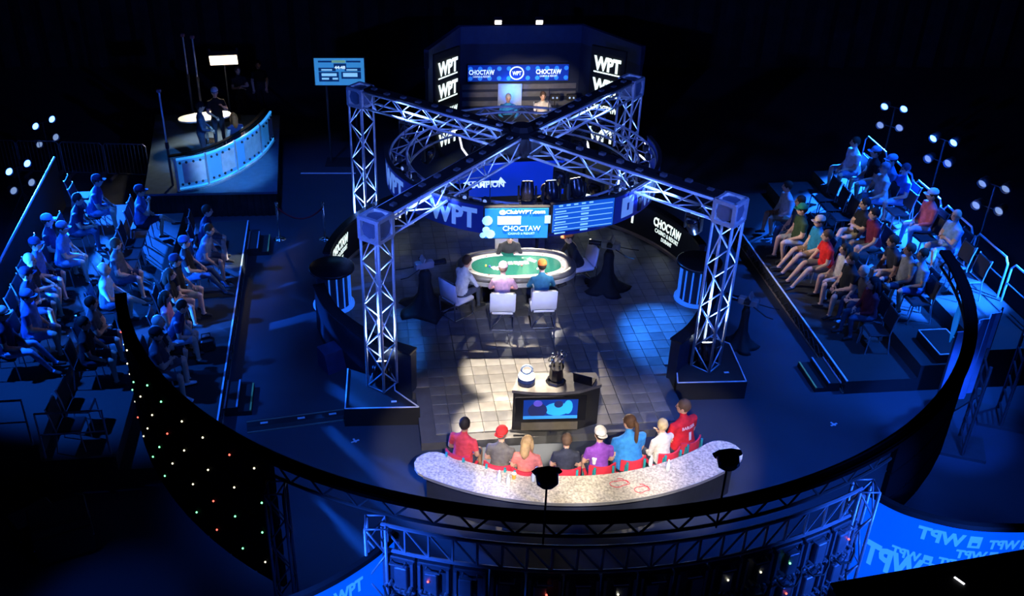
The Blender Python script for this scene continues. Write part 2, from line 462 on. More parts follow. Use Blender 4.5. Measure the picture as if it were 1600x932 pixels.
        if P['hairtype'] != 'bald':
            hb = MB()
            hb.ell(hp((0, -.014, .02)), (.086, .1, .108), HM, 12, 8)
            if P['hairtype'] == 'long':
                hb.path([hp((0, -.055, .05)), hp((0, -.08, -.06)), hp((0, -.095, -.17)), hp((0, -.09, -.27))], [.075, .088, .085, .04], 9)
                for s_ in (-1, 1): hb.path([hp((s_ * .06, -.01, .05)), hp((s_ * .085, -.01, -.05)), hp((s_ * .085, -.0, -.17))], [.04, .036, .018], 6)
            if P['hairtype'] == 'ponytail':
                hb.path([hp((0, -.09, .06)), hp((0, -.14, .03)), hp((0, -.15, -.08)), hp((.01, -.135, -.24)), hp((.015, -.12, -.34))], [.03, .036, .034, .03, .012], 8)
            obj('hair', hb, hcM, o, True)
        if P['cap']:
            cb = MB()
            prof = [(1.0, -.1), (1.0, .1), (.93, .45), (.7, .78), (.35, .96), (.04, 1.0)]
            cb.lathe([(r_, z_) for r_, z_ in prof], 14, hp((0, -.008, .045)), HM @ Matrix.Diagonal(Vector((.09, .107, .09))))
            cm = cloth(P['cap'])
            c_ = obj('cap', cb, cm, o, True)
            bb = MB(); sg = -1 if P['capback'] else 1
            arc = [(math.cos(t) * .075, sg * (.075 + math.sin(t) * .095)) for t in [PI * i / 8 for i in range(9)]]
            vs = [hp((q[0], q[1], .045 - abs(q[0]) * .25)) for q in arc] + [hp((q[0], q[1], .036 - abs(q[0]) * .25)) for q in arc]
            bb.add(vs, [tuple(range(9)), tuple(range(17, 8, -1))] + [(i, (i + 1) % 9, 9 + (i + 1) % 9, 9 + i) for i in range(9)])
            obj('cap_brim', bb, cm, c_)
        if P['extra']: P['extra'](o, T, hp)

# ------------------------------------------------------------------ common materials
black = mat('matt_black', (.012, .012, .014), .7)
void = mat('deep_black_paint', (.003, .003, .004), .8, noise=0, spec=.05)
blackgloss = mat('black_gloss', (.01, .01, .013), .25, spec=.5)
drape = mat('black_drape', (.012, .012, .015), .95, noise=.4, scale=3)
alu = mat('truss_aluminium', (.74, .76, .8), .42, .3, noise=.08, scale=20)
darkalu = mat('black_truss_steel', (.05, .05, .055), .5, .3)
chrome = mat('chrome', (.7, .7, .72), .15, 1, noise=0)
white_e = mat('white_letters_lit', (.9, .97, .93), .5, emit=1.3, noise=0, ecol=(.85, 1, .92))
tape = mat('white_edge_tape', (.75, .75, .78), .6)
bluestrip = mat('blue_led_strip', (.05, .3, 1), .4, emit=.55, noise=0, ecol=(.03, .22, 1))
lens_on = mat('lamp_lens_lit', (1, 1, 1), .2, emit=14, noise=0, ecol=(.65, .8, 1))
lens_warm = mat('lamp_lens_warm', (1, .95, .85), .2, emit=10, noise=0, ecol=(1, .85, .65))
lens_blue = mat('lamp_lens_blue', (.3, .5, 1), .2, emit=12, noise=0, ecol=(.06, .19, 1))
lens_dim = mat('lamp_lens_dim', (.3, .4, .6), .15, emit=.5, noise=0, ecol=(.4, .6, 1))

# ------------------------------------------------------------------ floor
def carpet(name, c0, c1, rough):
    m = bpy.data.materials.new(name); m.use_nodes = True
    nt = m.node_tree; b = nt.nodes['Principled BSDF']
    tc = nt.nodes.new('ShaderNodeTexCoord'); n = nt.nodes.new('ShaderNodeTexNoise'); n2 = nt.nodes.new('ShaderNodeTexNoise')
    n.inputs['Scale'].default_value = .9; n.inputs['Detail'].default_value = 6
    n2.inputs['Scale'].default_value = 60
    mx = nt.nodes.new('ShaderNodeMix'); mx.data_type = 'RGBA'
    mx.inputs['A'].default_value = (*c0, 1); mx.inputs['B'].default_value = (*c1, 1)
    bp = nt.nodes.new('ShaderNodeBump'); bp.inputs['Strength'].default_value = .25
    nt.links.new(tc.outputs['Object'], n.inputs['Vector']); nt.links.new(tc.outputs['Object'], n2.inputs['Vector'])
    nt.links.new(n.outputs['Fac'], mx.inputs['Factor']); nt.links.new(mx.outputs['Result'], b.inputs['Base Color'])
    nt.links.new(n2.outputs['Fac'], bp.inputs['Height']); nt.links.new(bp.outputs['Normal'], b.inputs['Normal'])
    b.inputs['Roughness'].default_value = rough; b.inputs['Specular IOR Level'].default_value = .3
    return m
floor_m = carpet('arena_floor', (.03, .036, .05), (.05, .06, .078), .5)
riser_m = carpet('riser_carpet', (.018, .018, .02), (.036, .034, .033), .9)
deck_m = mat('deck_dark_grey', (.085, .085, .088), .5)
tag(obj('floor', MB().prism([(-30, -4), (30, -4), (30, 38), (-30, 38)], -.2, 0), floor_m), kind='structure')
wb = MB()
pts = []
for i in range(241):
    t = i / 240
    pts.append((-30 + 60 * t, 36.5 + .12 * math.sin(i * 1.9)))
wb.wall(pts, .06, 0, 9)
tag(obj('wall_back', wb, drape), kind='structure')
# white line taped on the floor behind the stage
tl = MB(); a, b_ = gp(470, 271), gp(556, 271)
tl.box(((a.x + b_.x) / 2, a.y, .003), (b_.x - a.x, .07, .006))
tag(obj('floor_tape', tl, tape), 'long white tape line on dark floor behind the truss tower', 'tape')

# ------------------------------------------------------------------ stage deck with its tiles
left_side = [(-2.53, -5.15), (-2.53, -3.6), (-3.35, -3.05), (-3.8, -2.3), (-4.08, -1.6), (-4.28, -.8), (-4.3, .6), (-4.05, 1.5), (-3.6, 2.5), (-2.9, 3.3), (-1.6, 4.0)]
outline = left_side + [(-p[0], p[1]) for p in reversed(left_side)]
def inside(x, y):
    c = False; n = len(outline); j = n - 1
    for i in range(n):
        xi, yi = outline[i]; xj, yj = outline[j]
        if (yi > y) != (yj > y) and x < (xj - xi) * (y - yi) / (yj - yi) + xi: c = not c
        j = i
    return c
deck = obj('floor_stage', MB().prism(outline, .0, .17), deck_m)
deck.location = (O.x, O.y, 0); deck.rotation_euler = (0, 0, TH)
tag(deck, kind='structure')
tm = [mat('floor_tile_%d' % i, c, r_, noise=.25, scale=3, spec=.45) for i, (c, r_) in enumerate([((.12, .12, .122), .36), ((.145, .14, .135), .42), ((.1, .102, .108), .32), ((.13, .132, .135), .46)])]
TS = .3
spots_t = [(i * TS, j * TS) for j in range(-17, 15) for i in range(-15, 16)]
spots_t = [(x, y) for x, y in spots_t if all(inside(x + a * TS * .5, y + b * TS * .5) for a in (-1, 1) for b in (-1, 1))]
spots_t.sort(key=lambda p: p[1])
tile_me = []
for m in tm:
    tile_me.append(MB().rbox((0, 0, 0), (TS - .008, TS - .008, .03), .004).mesh('tile', m))
rest = MB()
for k, (x, y) in enumerate(spots_t):
    q = rnd.randrange(4)
    if k < 300:
        t_ = link('tile', tile_me[q], deck); t_.location = (x, y, .185 + rnd.uniform(-.0012, .0012))
    else:
        rest.box((x, y, .185 + rnd.uniform(-.0012, .0012)), (TS - .008, TS - .008, .03), mi=q)
tag(obj('tiles', rest, tm, deck), kind='stuff')
dtop = .2

# ------------------------------------------------------------------ low curved walls, counters, sign walls of the stage
def setthing(name, u, v, z, label, cat, group=None, rot=0):
    return thing(name, S(u, v, z), TH + rot, label, cat, group)
def wall_thing(name, pts, th, z0, z1, m, label, cat):
    o = setthing(name, 0, 0, 0, label, cat)
    obj('wall_body', MB().wall(pts, th, z0, z1 - .04), m, o)
    obj('wall_cap', MB().wall(pts, th + .06, z1 - .04, z1), blackgloss, o)
    obj('blue_light_strip', MB().wall([(p[0] * .975, p[1] * .975) for p in pts][:-1], .03, dtop + .002, dtop + .05), bluestrip, o)
    return o
def smooth_pts(P, k=6):
    out = []
    for i in range(len(P) - 1):
        p0 = P[max(i - 1, 0)]; p1 = P[i]; p2 = P[i + 1]; p3 = P[min(i + 2, len(P) - 1)]
        for j in range(k):
            t = j / k
            out.append(tuple(.5 * (2 * p1[a] + (p2[a] - p0[a]) * t + (2 * p0[a] - 5 * p1[a] + 4 * p2[a] - p3[a]) * t * t + (3 * p1[a] - p0[a] - 3 * p2[a] + p3[a]) * t ** 3) for a in (0, 1)))
    out.append(P[-1])
    return out
wallm = mat('stage_wall_dark_blue', (.02, .028, .05), .45)
wall_thing('stage_wall', smooth_pts([(-4.4, -.75), (-4.2, -1.55), (-3.88, -2.2), (-3.3, -2.95), (-2.55, -3.5)]), .2, 0, 1.1, wallm, 'low dark curved stage wall running from round counter beside red rope to tower plinth', 'stage wall')
wall_thing('stage_wall', smooth_pts([(4.1, -1.15), (3.85, -1.85), (3.55, -2.43), (3.05, -3.15), (2.55, -3.62)]), .2, 0, 1.1, wallm, 'low dark curved stage wall lit by blue pool next to draped tripod by striped counter', 'stage wall')
def counter(u, v, label):
    o = setthing('round_counter', u, v, 0, label, 'counter')
    obj('column', MB().lathe([(.4, 0), (.4, .06), (.36, .08), (.36, 1.08), (.4, 1.1)], 24), wallm, o, True)
    obj('counter_top', MB().lathe([(.46, 1.1), (.5, 1.11), (.5, 1.16), (.48, 1.17)], 28), blackgloss, o, True)
    obj('base_ring', MB().lathe([(.44, .2), (.46, .2), (.46, .25), (.44, .25)], 24), bluestrip, o)
    for k in range(7):
        t = R(-160 + k * 25 + (0 if u > 0 else 60)) if u < 0 else R(160 + k * 25)
        obj('light_tube', MB().tube((.38 * math.cos(t), .38 * math.sin(t), .28), (.38 * math.cos(t), .38 * math.sin(t), 1.04), .018, n=6), bluestrip, o)
    return o
counter(-4.12, -.15, 'round black-topped counter with blue tubes beside the red rope barrier')
counter(3.95, -.65, 'round counter with blue vertical tubes at end of lettered sign wall')
def sign_wall(a0, a1, label, texts):
    RR = 4.28
    pts = [(RR * math.cos(R(a0 + (a1 - a0) * i / 20)), RR * math.sin(R(a0 + (a1 - a0) * i / 20))) for i in range(21)]
    o = setthing('sign_wall', 0, 0, 0, label, 'sign wall')
    obj('wall_body', MB().wall(pts, .12, 0, 1.08), black, o)
    obj('top_rail', MB().wall(pts, .18, 1.08, 1.13), blackgloss, o)
    obj('foot_rail', MB().wall([(p[0] * .975, p[1] * .975) for p in pts], .06, dtop + .002, dtop + .07), mat('bronze_rail', (.45, .33, .25), .35, .5), o)
    for s_, ang, x, y, wd, ht in texts:
        mb = MB()
        fn = lambda xx, yy, r: Vector(((RR - .06 - r) * math.cos(R(ang) - xx / RR), (RR - .06 - r) * math.sin(R(ang) - xx / RR), yy))
        lettering(mb, s_, fn, x, y, wd, ht, .03 if ht > .15 else .0)
        obj('lettering', mb, white_e, o)
    return o
adt = [('CHOCTAW', 0, .82, 1.05, .24), ('CASINO & RESORT', 0, .6, .9, .11), ('DURANT', 0, .44, .4, .1)]
sign_wall(2, 60, 'black curved sign wall with white lettering behind the draped camera near striped counter', [(s_, 22, x, y, a, b) for s_, x, y, a, b in adt] + [('WPT', 42, 0, .7, .8, .42), ('WPT', 56, 0, .7, .7, .42)])
sign_wall(120, 172, 'black curved sign wall with white lettering close to red rope barrier', [(s_, 160, x, y, a, b) for s_, x, y, a, b in adt] + [('WPT', 140, 0, .7, .8, .42), ('WPT', 126, 0, .7, .7, .42)])
# ------------------------------------------------------------------ tower plinths
def plinth(poly, label):
    o = setthing('tower_plinth', 0, 0, 0, label, 'plinth')
    obj('plinth_body', MB().prism(poly, 0, .4), black, o)
    mb = MB()
    n = len(poly)
    cx = sum(p[0] for p in poly) / n; cy = sum(p[1] for p in poly) / n
    ins = [Vector((cx + (p[0] - cx) * .97, cy + (p[1] - cy) * .97, .404)) for p in poly]
    for i in range(n - 1):
        obj('edge_tape', MB().path([ins[i], ins[i + 1]], .016, 4), tape, o)
    obj('tape_mark', MB().box((cx + .25, cy - .35, .405), (.1, .05, .006)), tape, o)
    return o
plinth([(-3.85, -2.95), (-3.92, -4.3), (-2.5, -4.38), (-2.93, -3.8), (-2.93, -3.55)], 'black corner plinth with white edge tape under tower beside the steps and left aisle')
plinth([(2.6, -3.75), (2.52, -4.08), (3.9, -4.16), (4.02, -2.8), (3.7, -2.5)], 'black corner plinth with white edge tape under tower near the red jersey person')

# ------------------------------------------------------------------ trusses
def box_truss(name, A, B, s, label, twist=0, p=.45, m=alu, tray=False, rc=.028, rb=.014, group=None, start=0):
    A, B = Vector(A), Vector(B)
    o = thing(name, A, 0, label, 'truss', group)
    q = (B - A).to_track_quat('Z', 'Y') @ Matrix.Rotation(twist, 3, 'Z').to_quaternion()
    o.rotation_mode = 'QUATERNION'; o.rotation_quaternion = q
    L = (B - A).length; h = s / 2
    n = max(2, round(L / p)); p = L / n
    ch = MB().tube((0, 0, 0), (0, 0, L), rc, n=8).mesh('chord', m, True)
    for a, b in ((-h, -h), (h, -h), (h, h), (-h, h)):
        c = link('chord', ch, o); c.location = (a, b, 0)
    br = [MB().tube((-h, h, 0), (h, h, p), rb, n=5).mesh('brace', m, True), MB().tube((h, h, 0), (-h, h, p), rb, n=5).mesh('brace', m, True)]
    st = MB().tube((-h, h, 0), (h, h, 0), rb, n=5).mesh('strut', m, True)
    for k in range(4):
        for i in range(n):
            c = link('brace', br[(i + k) % 2], o); c.location = (0, 0, i * p); c.rotation_euler = (0, 0, k * PI / 2)
        for z in (0, L):
            c = link('strut', st, o); c.location = (0, 0, z); c.rotation_euler = (0, 0, k * PI / 2)
    return o
TW = {'fl': (-3.17, -3.55), 'fr': (3.27, -3.5), 'bl': (-3.3, 3.2), 'br': (3.12, 3.2)}
TL = {'fl': 'aluminium truss tower on plinth beside left aisle and low curved wall', 'fr': 'aluminium truss tower on plinth near draped tripod at right aisle',
      'bl': 'rear aluminium truss tower standing beyond the red rope posts', 'br': 'rear aluminium truss tower near the lit booth panel'}
ZT = 3.62; ZB = 4.03; ZC = 3.83; HUB = S(0, .1, ZC)
for k, (u, v) in TW.items():
    z0 = .4 if k[0] == 'f' else 0
    ang = math.atan2(v - .1, u)
    o = box_truss('truss_tower', S(u, v, z0), S(u, v, ZT), .4, TL[k], twist=0)
    d = (HUB - S(u, v, ZC)).normalized()
    o.rotation_mode = 'XYZ'; o.rotation_euler = (0, 0, math.atan2(d.y, d.x))
    # corner block
    cb = thing('truss_corner_block', S(u, v, ZC), math.atan2(d.y, d.x), {'fl': 'blue lit corner block on tower beside left aisle', 'fr': 'blue lit corner block on tower near draped tripod', 'bl': 'blue lit corner block on rear tower below the monitor', 'br': 'blue lit corner block on rear tower near booth panel'}[k], 'truss')
    fr = MB()
    for a in (-1, 1):
        for b in (-1, 1):
            fr.box((a * .2, b * .2, 0), (.07, .07, .42)); fr.box((a * .2, 0, b * .2), (.07, .42, .07)); fr.box((0, a * .2, b * .2), (.42, .07, .07))
    obj('block_frame', fr, alu, cb)
    for k2, (px_, py_, pz_, sx, sy, sz) in enumerate([(.19, 0, 0, .02, .34, .34), (-.19, 0, 0, .02, .34, .34), (0, .19, 0, .34, .02, .34), (0, -.19, 0, .34, .02, .34), (0, 0, .19, .34, .34, .02)]):
        obj('gusset_plate', MB().lathe([(.0, -.01), (.17, -.01), (.17, .01), (.0, .01)], 8, (px_, py_, pz_), (Matrix.Rotation(PI / 2, 3, 'Y') if k2 < 2 else Matrix.Rotation(PI / 2, 3, 'X') if k2 < 4 else Matrix.Identity(3))), mat('blue_lit_plate', (.25, .3, .42), .4, .4), cb)
    # overhead arm
    A = S(u, v, ZC) + d * .22; B = HUB - d * .3
    o = box_truss('overhead_truss_arm', A, B, .38, {'fl': 'overhead truss arm from tower beside left aisle to dark hub', 'fr': 'overhead truss arm from tower near draped tripod to dark hub', 'bl': 'overhead truss arm from rear tower below the monitor to dark hub', 'br': 'overhead truss arm from rear tower near booth panel to dark hub'}[k])
    o.rotation_mode = 'QUATERNION'
    q0 = (B - A).to_track_quat('Z', 'Y')
    o.rotation_quaternion = q0
    Lb = (B - A).length
    up = q0.inverted() @ Vector((0, 0, 1))
    tr = MB().box(tuple(up * .215 + Vector((0, 0, Lb / 2))), (.3 if abs(up.x) < .5 else .05, .05 if abs(up.x) < .5 else .3, Lb))
    obj('cable_tray', tr, black, o)
    for i in range(9):
        t = (i + .5) / 9 * Lb
        obj('cable_clamp', MB().box(tuple(up * .25 + Vector((rnd.uniform(-.1, .1), rnd.uniform(-.02, .02), t))), (.09, .06, .12)), mat('grey_metal', (.3, .3, .32), .4, .6), o)
hb = MB(); hb.lathe([(.0, -.22), (.42, -.22), (.46, -.1), (.46, .2), (.3, .26), (.0, .26)], 8)
hub = thing('truss_hub', HUB, TH + R(22.5), 'dark hub where the four overhead truss arms cross', 'truss hub')
obj('hub_body', hb, black, hub)
obj('hub_cover', MB().lathe([(.0, .26), (.25, .26), (.2, .36), (.0, .36)], 8), black, hub)

# ------------------------------------------------------------------ hanging ring with sign band
RC = (0.0, -.02); RR1 = 2.78
ring = setthing('hanging_ring_truss', RC[0], RC[1], 0, 'large round truss ring hanging below the crossed overhead arms', 'truss ring')
def arcpts(r, z, a0=0, a1=360, n=72):
    return [(r * math.cos(R(a0 + (a1 - a0) * i / n)), r * math.sin(R(a0 + (a1 - a0) * i / n)), z) for i in range(n + 1)]
ringm = mat('ring_truss_metal', (.5, .51, .56), .42, .45, noise=.1)
for r, z in ((RR1, 3.6), (RR1 - .36, 3.6), (RR1, 3.2), (RR1 - .36, 3.2)):
    obj('chord', MB().path(arcpts(r, z), .028, 6), ringm, ring, True)
NS = 40
def rp(r, k, z): return (r * math.cos(2 * PI * k / NS), r * math.sin(2 * PI * k / NS), z)
bm1 = [MB().tube(rp(RR1 - .36, 0, 3.2), rp(RR1 - .36, 1, 3.6), .015, n=5).mesh('brace', ringm), MB().tube(rp(RR1 - .36, 0, 3.6), rp(RR1 - .36, 1, 3.2), .015, n=5).mesh('brace', ringm),
       MB().tube(rp(RR1 - .36, 0, 3.6), rp(RR1, 1, 3.6), .015, n=5).mesh('brace', ringm), MB().tube(rp(RR1, 0, 3.6), rp(RR1 - .36, 1, 3.6), .015, n=5).mesh('brace', ringm)]
bm2 = [MB().tube(rp(RR1, 0, 3.2), rp(RR1, 1, 3.6), .015, n=5).mesh('brace', ringm), MB().tube(rp(RR1, 0, 3.6), rp(RR1, 1, 3.2), .015, n=5).mesh('brace', ringm)]
for k in range(NS):
    for me in (bm1[k % 2], bm1[2 + k % 2]) + ((bm2[k % 2],) if 0 <= k < 20 else ()):
        c = link('brace', me, ring); c.rotation_euler = (0, 0, 2 * PI * k / NS)
for k in range(8):                       # drop wires up to the arms
    t = R(22.5 + 45 * k)
    obj('drop_wire', MB().tube(((RR1 - .18) * math.cos(t), (RR1 - .18) * math.sin(t), 3.6), ((RR1 - .18) * math.cos(t), (RR1 - .18) * math.sin(t), 3.64 + .5 * (k % 2)), .008, n=5), black, ring)
band = setthing('ring_sign_band', RC[0], RC[1], 0, 'dark blue curved sign band around front of hanging ring with large pale letters', 'sign')
band_m = mat('sign_band_blue', (.004, .012, .12), .35, emit=.4, noise=0, ecol=(.004, .015, .2))
RB = RR1 + .06
obj('band_panel', MB().wall([p[:2] for p in arcpts(RB, 0, 172, 368, 60)], .05, 3.12, 3.7), band_m, band)
obj('band_edge', MB().wall([p[:2] for p in arcpts(RB, 0, 172, 368, 60)], .08, 3.7, 3.74), black, band)
def bandmap(ang): return lambda x, y, r: Vector(((RB + .03 + r) * math.cos(R(ang) + x / RB), (RB + .03 + r) * math.sin(R(ang) + x / RB), y))
pale = mat('pale_blue_letters', (.08, .13, .3), .4, emit=.8, noise=0, ecol=(.11, .26, .72))
for ang in (233.5, 322, 196):
    mb = MB(); lettering(mb, 'WPT', bandmap(ang), 0, 3.41, 1.05, .42, .045)
    obj('lettering', mb, pale, band)
for ang in (306.5,):
    mb = MB(); plate(mb, bandmap(ang), -.17, 3.2, .17, 3.62, .006, seg=4)
    e = obj('emblem', mb, pale, band)
    mb = MB(); lettering(mb, '1', lambda x, y, r: bandmap(ang)(x, y, r + .006), 0, 3.41, .05, .15, .03)
    obj('emblem_mark', mb, band_m, e)
# the two flat screens on the ring
scr_m = mat('screen_blue', (.02, .2, .6), .3, emit=.75, noise=0, ecol=(.008, .2, .62))
scr_w = mat('screen_white', (.8, .9, 1), .3, emit=1.1, noise=0, ecol=(.6, .85, 1))
scr_p = mat('screen_pale', (.4, .7, .9), .3, emit=.9, noise=0, ecol=(.25, .6, .85))
scr_d = mat('screen_dark', (.01, .06, .2), .3, emit=.4, noise=0, ecol=(.005, .05, .2))
def screen(name, A, B, z0, z1, label, cat='screen', lean=0):
    A, B = Vector(A), Vector(B)
    ux = (B - A).normalized(); wd = (B - A).length
    n = Vector((ux.y, -ux.x, 0))
    o = thing(name, (A + B) / 2 + Vector((0, 0, z0)), math.atan2(ux.y, ux.x), label, cat)
    obj('frame', MB().rbox((0, .05, (z1 - z0) / 2), (wd + .06, .08, z1 - z0 + .06), .012), black, o)
    Mx = lambda x, y, r: Vector((x, -r, y + (z1 - z0) / 2))
    return o, Mx, wd, z1 - z0
A, B = S(-1.15, -2.93), S(.02, -3.02)
o, mp, wd, ht = screen('ring_screen', A, B, 3.17, 3.78, 'bright blue screen with web address and white boxes on ring')
mb = MB(); plate(mb, mp, -wd / 2, -ht / 2, wd / 2, ht / 2, .012); obj('display', mb, scr_m, o)
up = lambda e: (lambda x, y, r: mp(x, y, r + .012 + e))
mb = MB(); lettering(mb, '@ClubWPT.com', up(.001), .1, .23, .85, .1, .03); obj('lettering', mb, scr_w, o)
mb = MB(); plate(mb, up(.001), -.35, -.02, .08, .15); obj('white_box', mb, scr_w, o)
mb = MB(); lettering(mb, 'CHOCTAW', up(.001), .1, -.1, .7, .1, .0); obj('lettering', mb, scr_w, o)
mb = MB(); lettering(mb, 'CASINO & RESORT', up(.001), .1, -.21, .5, .04, .0); obj('lettering', mb, scr_p, o)
for (x, y, r1) in ((-.54, .06, .1), (-.56, -.13, .07), (-.48, -.22, .09), (-.62, -.24, .06), (-.53, -.2, .06)):
    mb = MB(); mb.lathe([(0, 0), (r1, 0), (r1, .004), (0, .004)], 10, mp(x, y, .013), Matrix.Rotation(PI / 2, 3, 'X')); obj('picture_patch', mb, scr_p, o)
mb = MB(); plate(mb, up(.001), .52, .0, .63, .16); obj('white_box', mb, scr_p, o)
A, B = S(.1, -3.02), S(1.3, -2.8)
o, mp2, wd, ht = screen('ring_screen', A, B, 3.27, 3.83, 'blue screen with table of pale lines on ring')
mb = MB(); plate(mb, mp2, -wd / 2, -ht / 2, wd / 2, ht / 2, .012); obj('display', mb, mat('screen_blue_deep', (.02, .12, .4), .3, emit=.7, noise=0, ecol=(.008, .11, .4)), o)
up = lambda x, y, r: mp2(x, y, r + .013)
for k in range(5):
    y = .2 - k * .11
    mb = MB(); plate(mb, up, -.58, y - .006, .58, y + .006); obj('table_line', mb, scr_p, o)
    mb = MB(); plate(mb, up, -.56, y - .075, -.35 + .04 * (k % 2), y - .05); obj('table_entry', mb, scr_p, o)
    mb = MB(); plate(mb, up, -.05, y - .07, .1, y - .035); obj('table_entry', mb, scr_p, o)
for k in range(5):
    mb = MB(); plate(mb, up, -.5 + k * .15, .24, -.42 + k * .15, .27); obj('table_entry', mb, scr_p, o)

# ------------------------------------------------------------------ moving heads
def moving_head_proto():
    o = thing('moving_head_light', (0, 0, 0), 0, 'x', 'stage light')
    obj('base', MB().rbox((0, 0, -.06), (.28, .2, .12), .015), black, o)
    obj('clamp_bar', MB().box((0, 0, .004), (.05, .44, .03)), black, o)
    yk = MB()
    for s_ in (-1, 1): yk.rbox((s_ * .16, 0, -.26), (.04, .1, .3), .01)
    yk.rbox((0, 0, -.13), (.34, .12, .04), .01)
    obj('yoke', yk, black, o)
    hd = MB(); hd.lathe([(.08, -.2), (.12, -.16), (.13, .02), (.115, .14), (.12, .17), (.105, .175)], 16, (0, 0, -.32), Matrix.Rotation(R(150), 3, 'X'))
    h_ = obj('head', hd, blackgloss, o, True)
    ln = MB(); ln.lathe([(0, .172), (.095, .172), (.095, .18), (0, .18)], 14, (0, 0, -.32), Matrix.Rotation(R(150), 3, 'X'))
    obj('lens', ln, lens_on, h_)
    return o
mh0 = moving_head_proto(); first = [True]
def moving_head(loc, rz, label, lens=None):
    o = mh0 if first[0] else copy_tree(mh0)
    first[0] = False
    o.location = loc; o.rotation_euler = (0, 0, rz); o['label'] = label; o['group'] = 'moving head lights on the rig'
    if lens is not None:
        l = [c for h in o.children for c in h.children][0]
        l.data = l.data.copy(); l.data.materials[0] = lens
    return o
def rig(px, py, zb):
    return gp(px, py, zb)
RG = 'moving head light hanging from the round truss ring'
for k, (ang, lensm) in enumerate([(100, lens_dim), (135, lens_dim), (165, lens_dim), (50, lens_dim), (25, lens_dim), (352, lens_on), (205, lens_dim)]):
    p = S(RC[0] + (RR1 - .18) * math.cos(R(ang)), RC[1] + (RR1 - .18) * math.sin(R(ang)), 3.17)
    moving_head(p, TH + R(ang + 90), 'moving head light under the ring ' + ('behind the dark hub', 'near rear tower below the monitor', 'over the red rope side', 'near the booth panel tower', 'over the lettered sign wall', 'over the striped counter', 'over the counter beside red rope')[k], lensm)
for k, (t, arm, side_, ln_) in enumerate([(.4, 'fr', 1, lens_on), (.22, 'fr', 1, lens_warm), (.58, 'fr', -1, lens_warm), (.86, 'fr', 0, lens_warm), (.45, 'fl', 1, lens_dim), (.7, 'br', 0, lens_dim), (.7, 'bl', 0, lens_dim), (.25, 'bl', 1, lens_warm)]):
    u, v = TW[arm]
    p = S(u * t, .1 + (v - .1) * t, 3.6)
    moving_head(p, math.atan2(HUB.y - p.y, HUB.x - p.x), 'moving head light under truss arm ' + {'fr': 'towards the draped tripod tower', 'fl': 'towards the left aisle tower', 'br': 'towards the booth panel tower', 'bl': 'towards the monitor tower'}[arm] + (', outer', ', inner', ', middle', ', outermost', '', '', ', inner one', ', near the hub')[k], ln_)
# small fixtures sitting along the top of the ring
fx = MB().rbox((0, 0, .06), (.16, .11, .12), .02).mesh('housing', black)
fxl = MB().lathe([(0, 0), (.04, 0), (.04, .012), (0, .012)], 8, (0, -.055, .06), Matrix.Rotation(PI / 2, 3, 'X')).mesh('lens', lens_dim)
for k in range(18):
    ang = 186 + k * 10
    if 252 < ang < 300: continue
    o = setthing('ring_spot_light', RC[0] + (RR1 - .18) * math.cos(R(ang)), RC[1] + (RR1 - .18) * math.sin(R(ang)), 3.63, 'small black spot light clamped along top of ring behind sign band', 'stage light', 'small lights on the ring top', R(ang + 90 + rnd.uniform(-40, 40)))
    link('housing', fx, o); link('lens', fxl, o)

def standing_head(loc, rz, label, lens):
    o = moving_head(loc, rz, label, lens)
    o.rotation_euler = (PI, 0, rz)
    return o
for ang, lab, ln_ in ((263, 'moving head light standing on ring top above the web address screen', lens_warm), (273, 'moving head light standing on ring top between the two screens', lens_on), (284, 'moving head light standing on ring top above the table screen', lens_warm)):
    standing_head(S(RC[0] + (RR1 - .18) * math.cos(R(ang)), RC[1] + (RR1 - .18) * math.sin(R(ang)), 3.63), TH + R(ang + 90), lab, ln_)
for k in ('fl', 'fr'):
    standing_head(S(*TW[k], .402), TH, 'lit moving head lamp inside base of truss tower ' + ('beside left aisle' if k == 'fl' else 'near draped tripod'), lens_on)
# blue lit speaker, ramp edge and tape marks on the arena floor
sp = thing('floor_speaker', gp(524, 572), R(35), 'blue lit wedge speaker outside the low curved wall', 'speaker')
obj('cabinet', MB().add([(-.28, -.22, 0), (.28, -.22, 0), (.28, .22, 0), (-.28, .22, 0), (-.28, -.1, .42), (.28, -.1, .42), (.28, .22, .46), (-.28, .22, .46)], [(0, 3, 2, 1), (4, 5, 6, 7), (0, 1, 5, 4), (1, 2, 6, 5), (2, 3, 7, 6), (3, 0, 4, 7)]), mat('speaker_lit_blue', (.05, .06, .16), .4), sp)  # blue light on the cabinet is put into its colour
obj('handle', MB().path([(-.1, .23, .3), (-.1, .27, .3), (.1, .27, .3), (.1, .23, .3)], .012, 5), darkalu, sp)
a, b_ = gp(386, 668), gp(538, 648)
rm = thing('floor_ramp', (a + b_) / 2, math.atan2((b_ - a).y, (b_ - a).x), 'low dark cable ramp with bronze edge on floor before tower plinth', 'ramp')
Lr = (b_ - a).length
obj('ramp_body', MB().add([(-Lr / 2, -.2, 0), (Lr / 2, -.2, 0), (Lr / 2, .2, 0), (-Lr / 2, .2, 0), (-Lr / 2, -.08, .05), (Lr / 2, -.08, .05), (Lr / 2, .08, .05), (-Lr / 2, .08, .05)], [(0, 3, 2, 1), (4, 5, 6, 7), (0, 1, 5, 4), (1, 2, 6, 5), (2, 3, 7, 6), (3, 0, 4, 7)]), black, rm)
for y_ in (-.19, .09): obj('ramp_edge', MB().box((0, y_, .012 if y_ < 0 else .05), (Lr, .03, .02)), MATS['bronze_rail'], rm)
for x_ in (-.6, .1, .7): obj('tape_mark', MB().box((x_, 0, .052), (.14, .05, .006)), tape, rm)
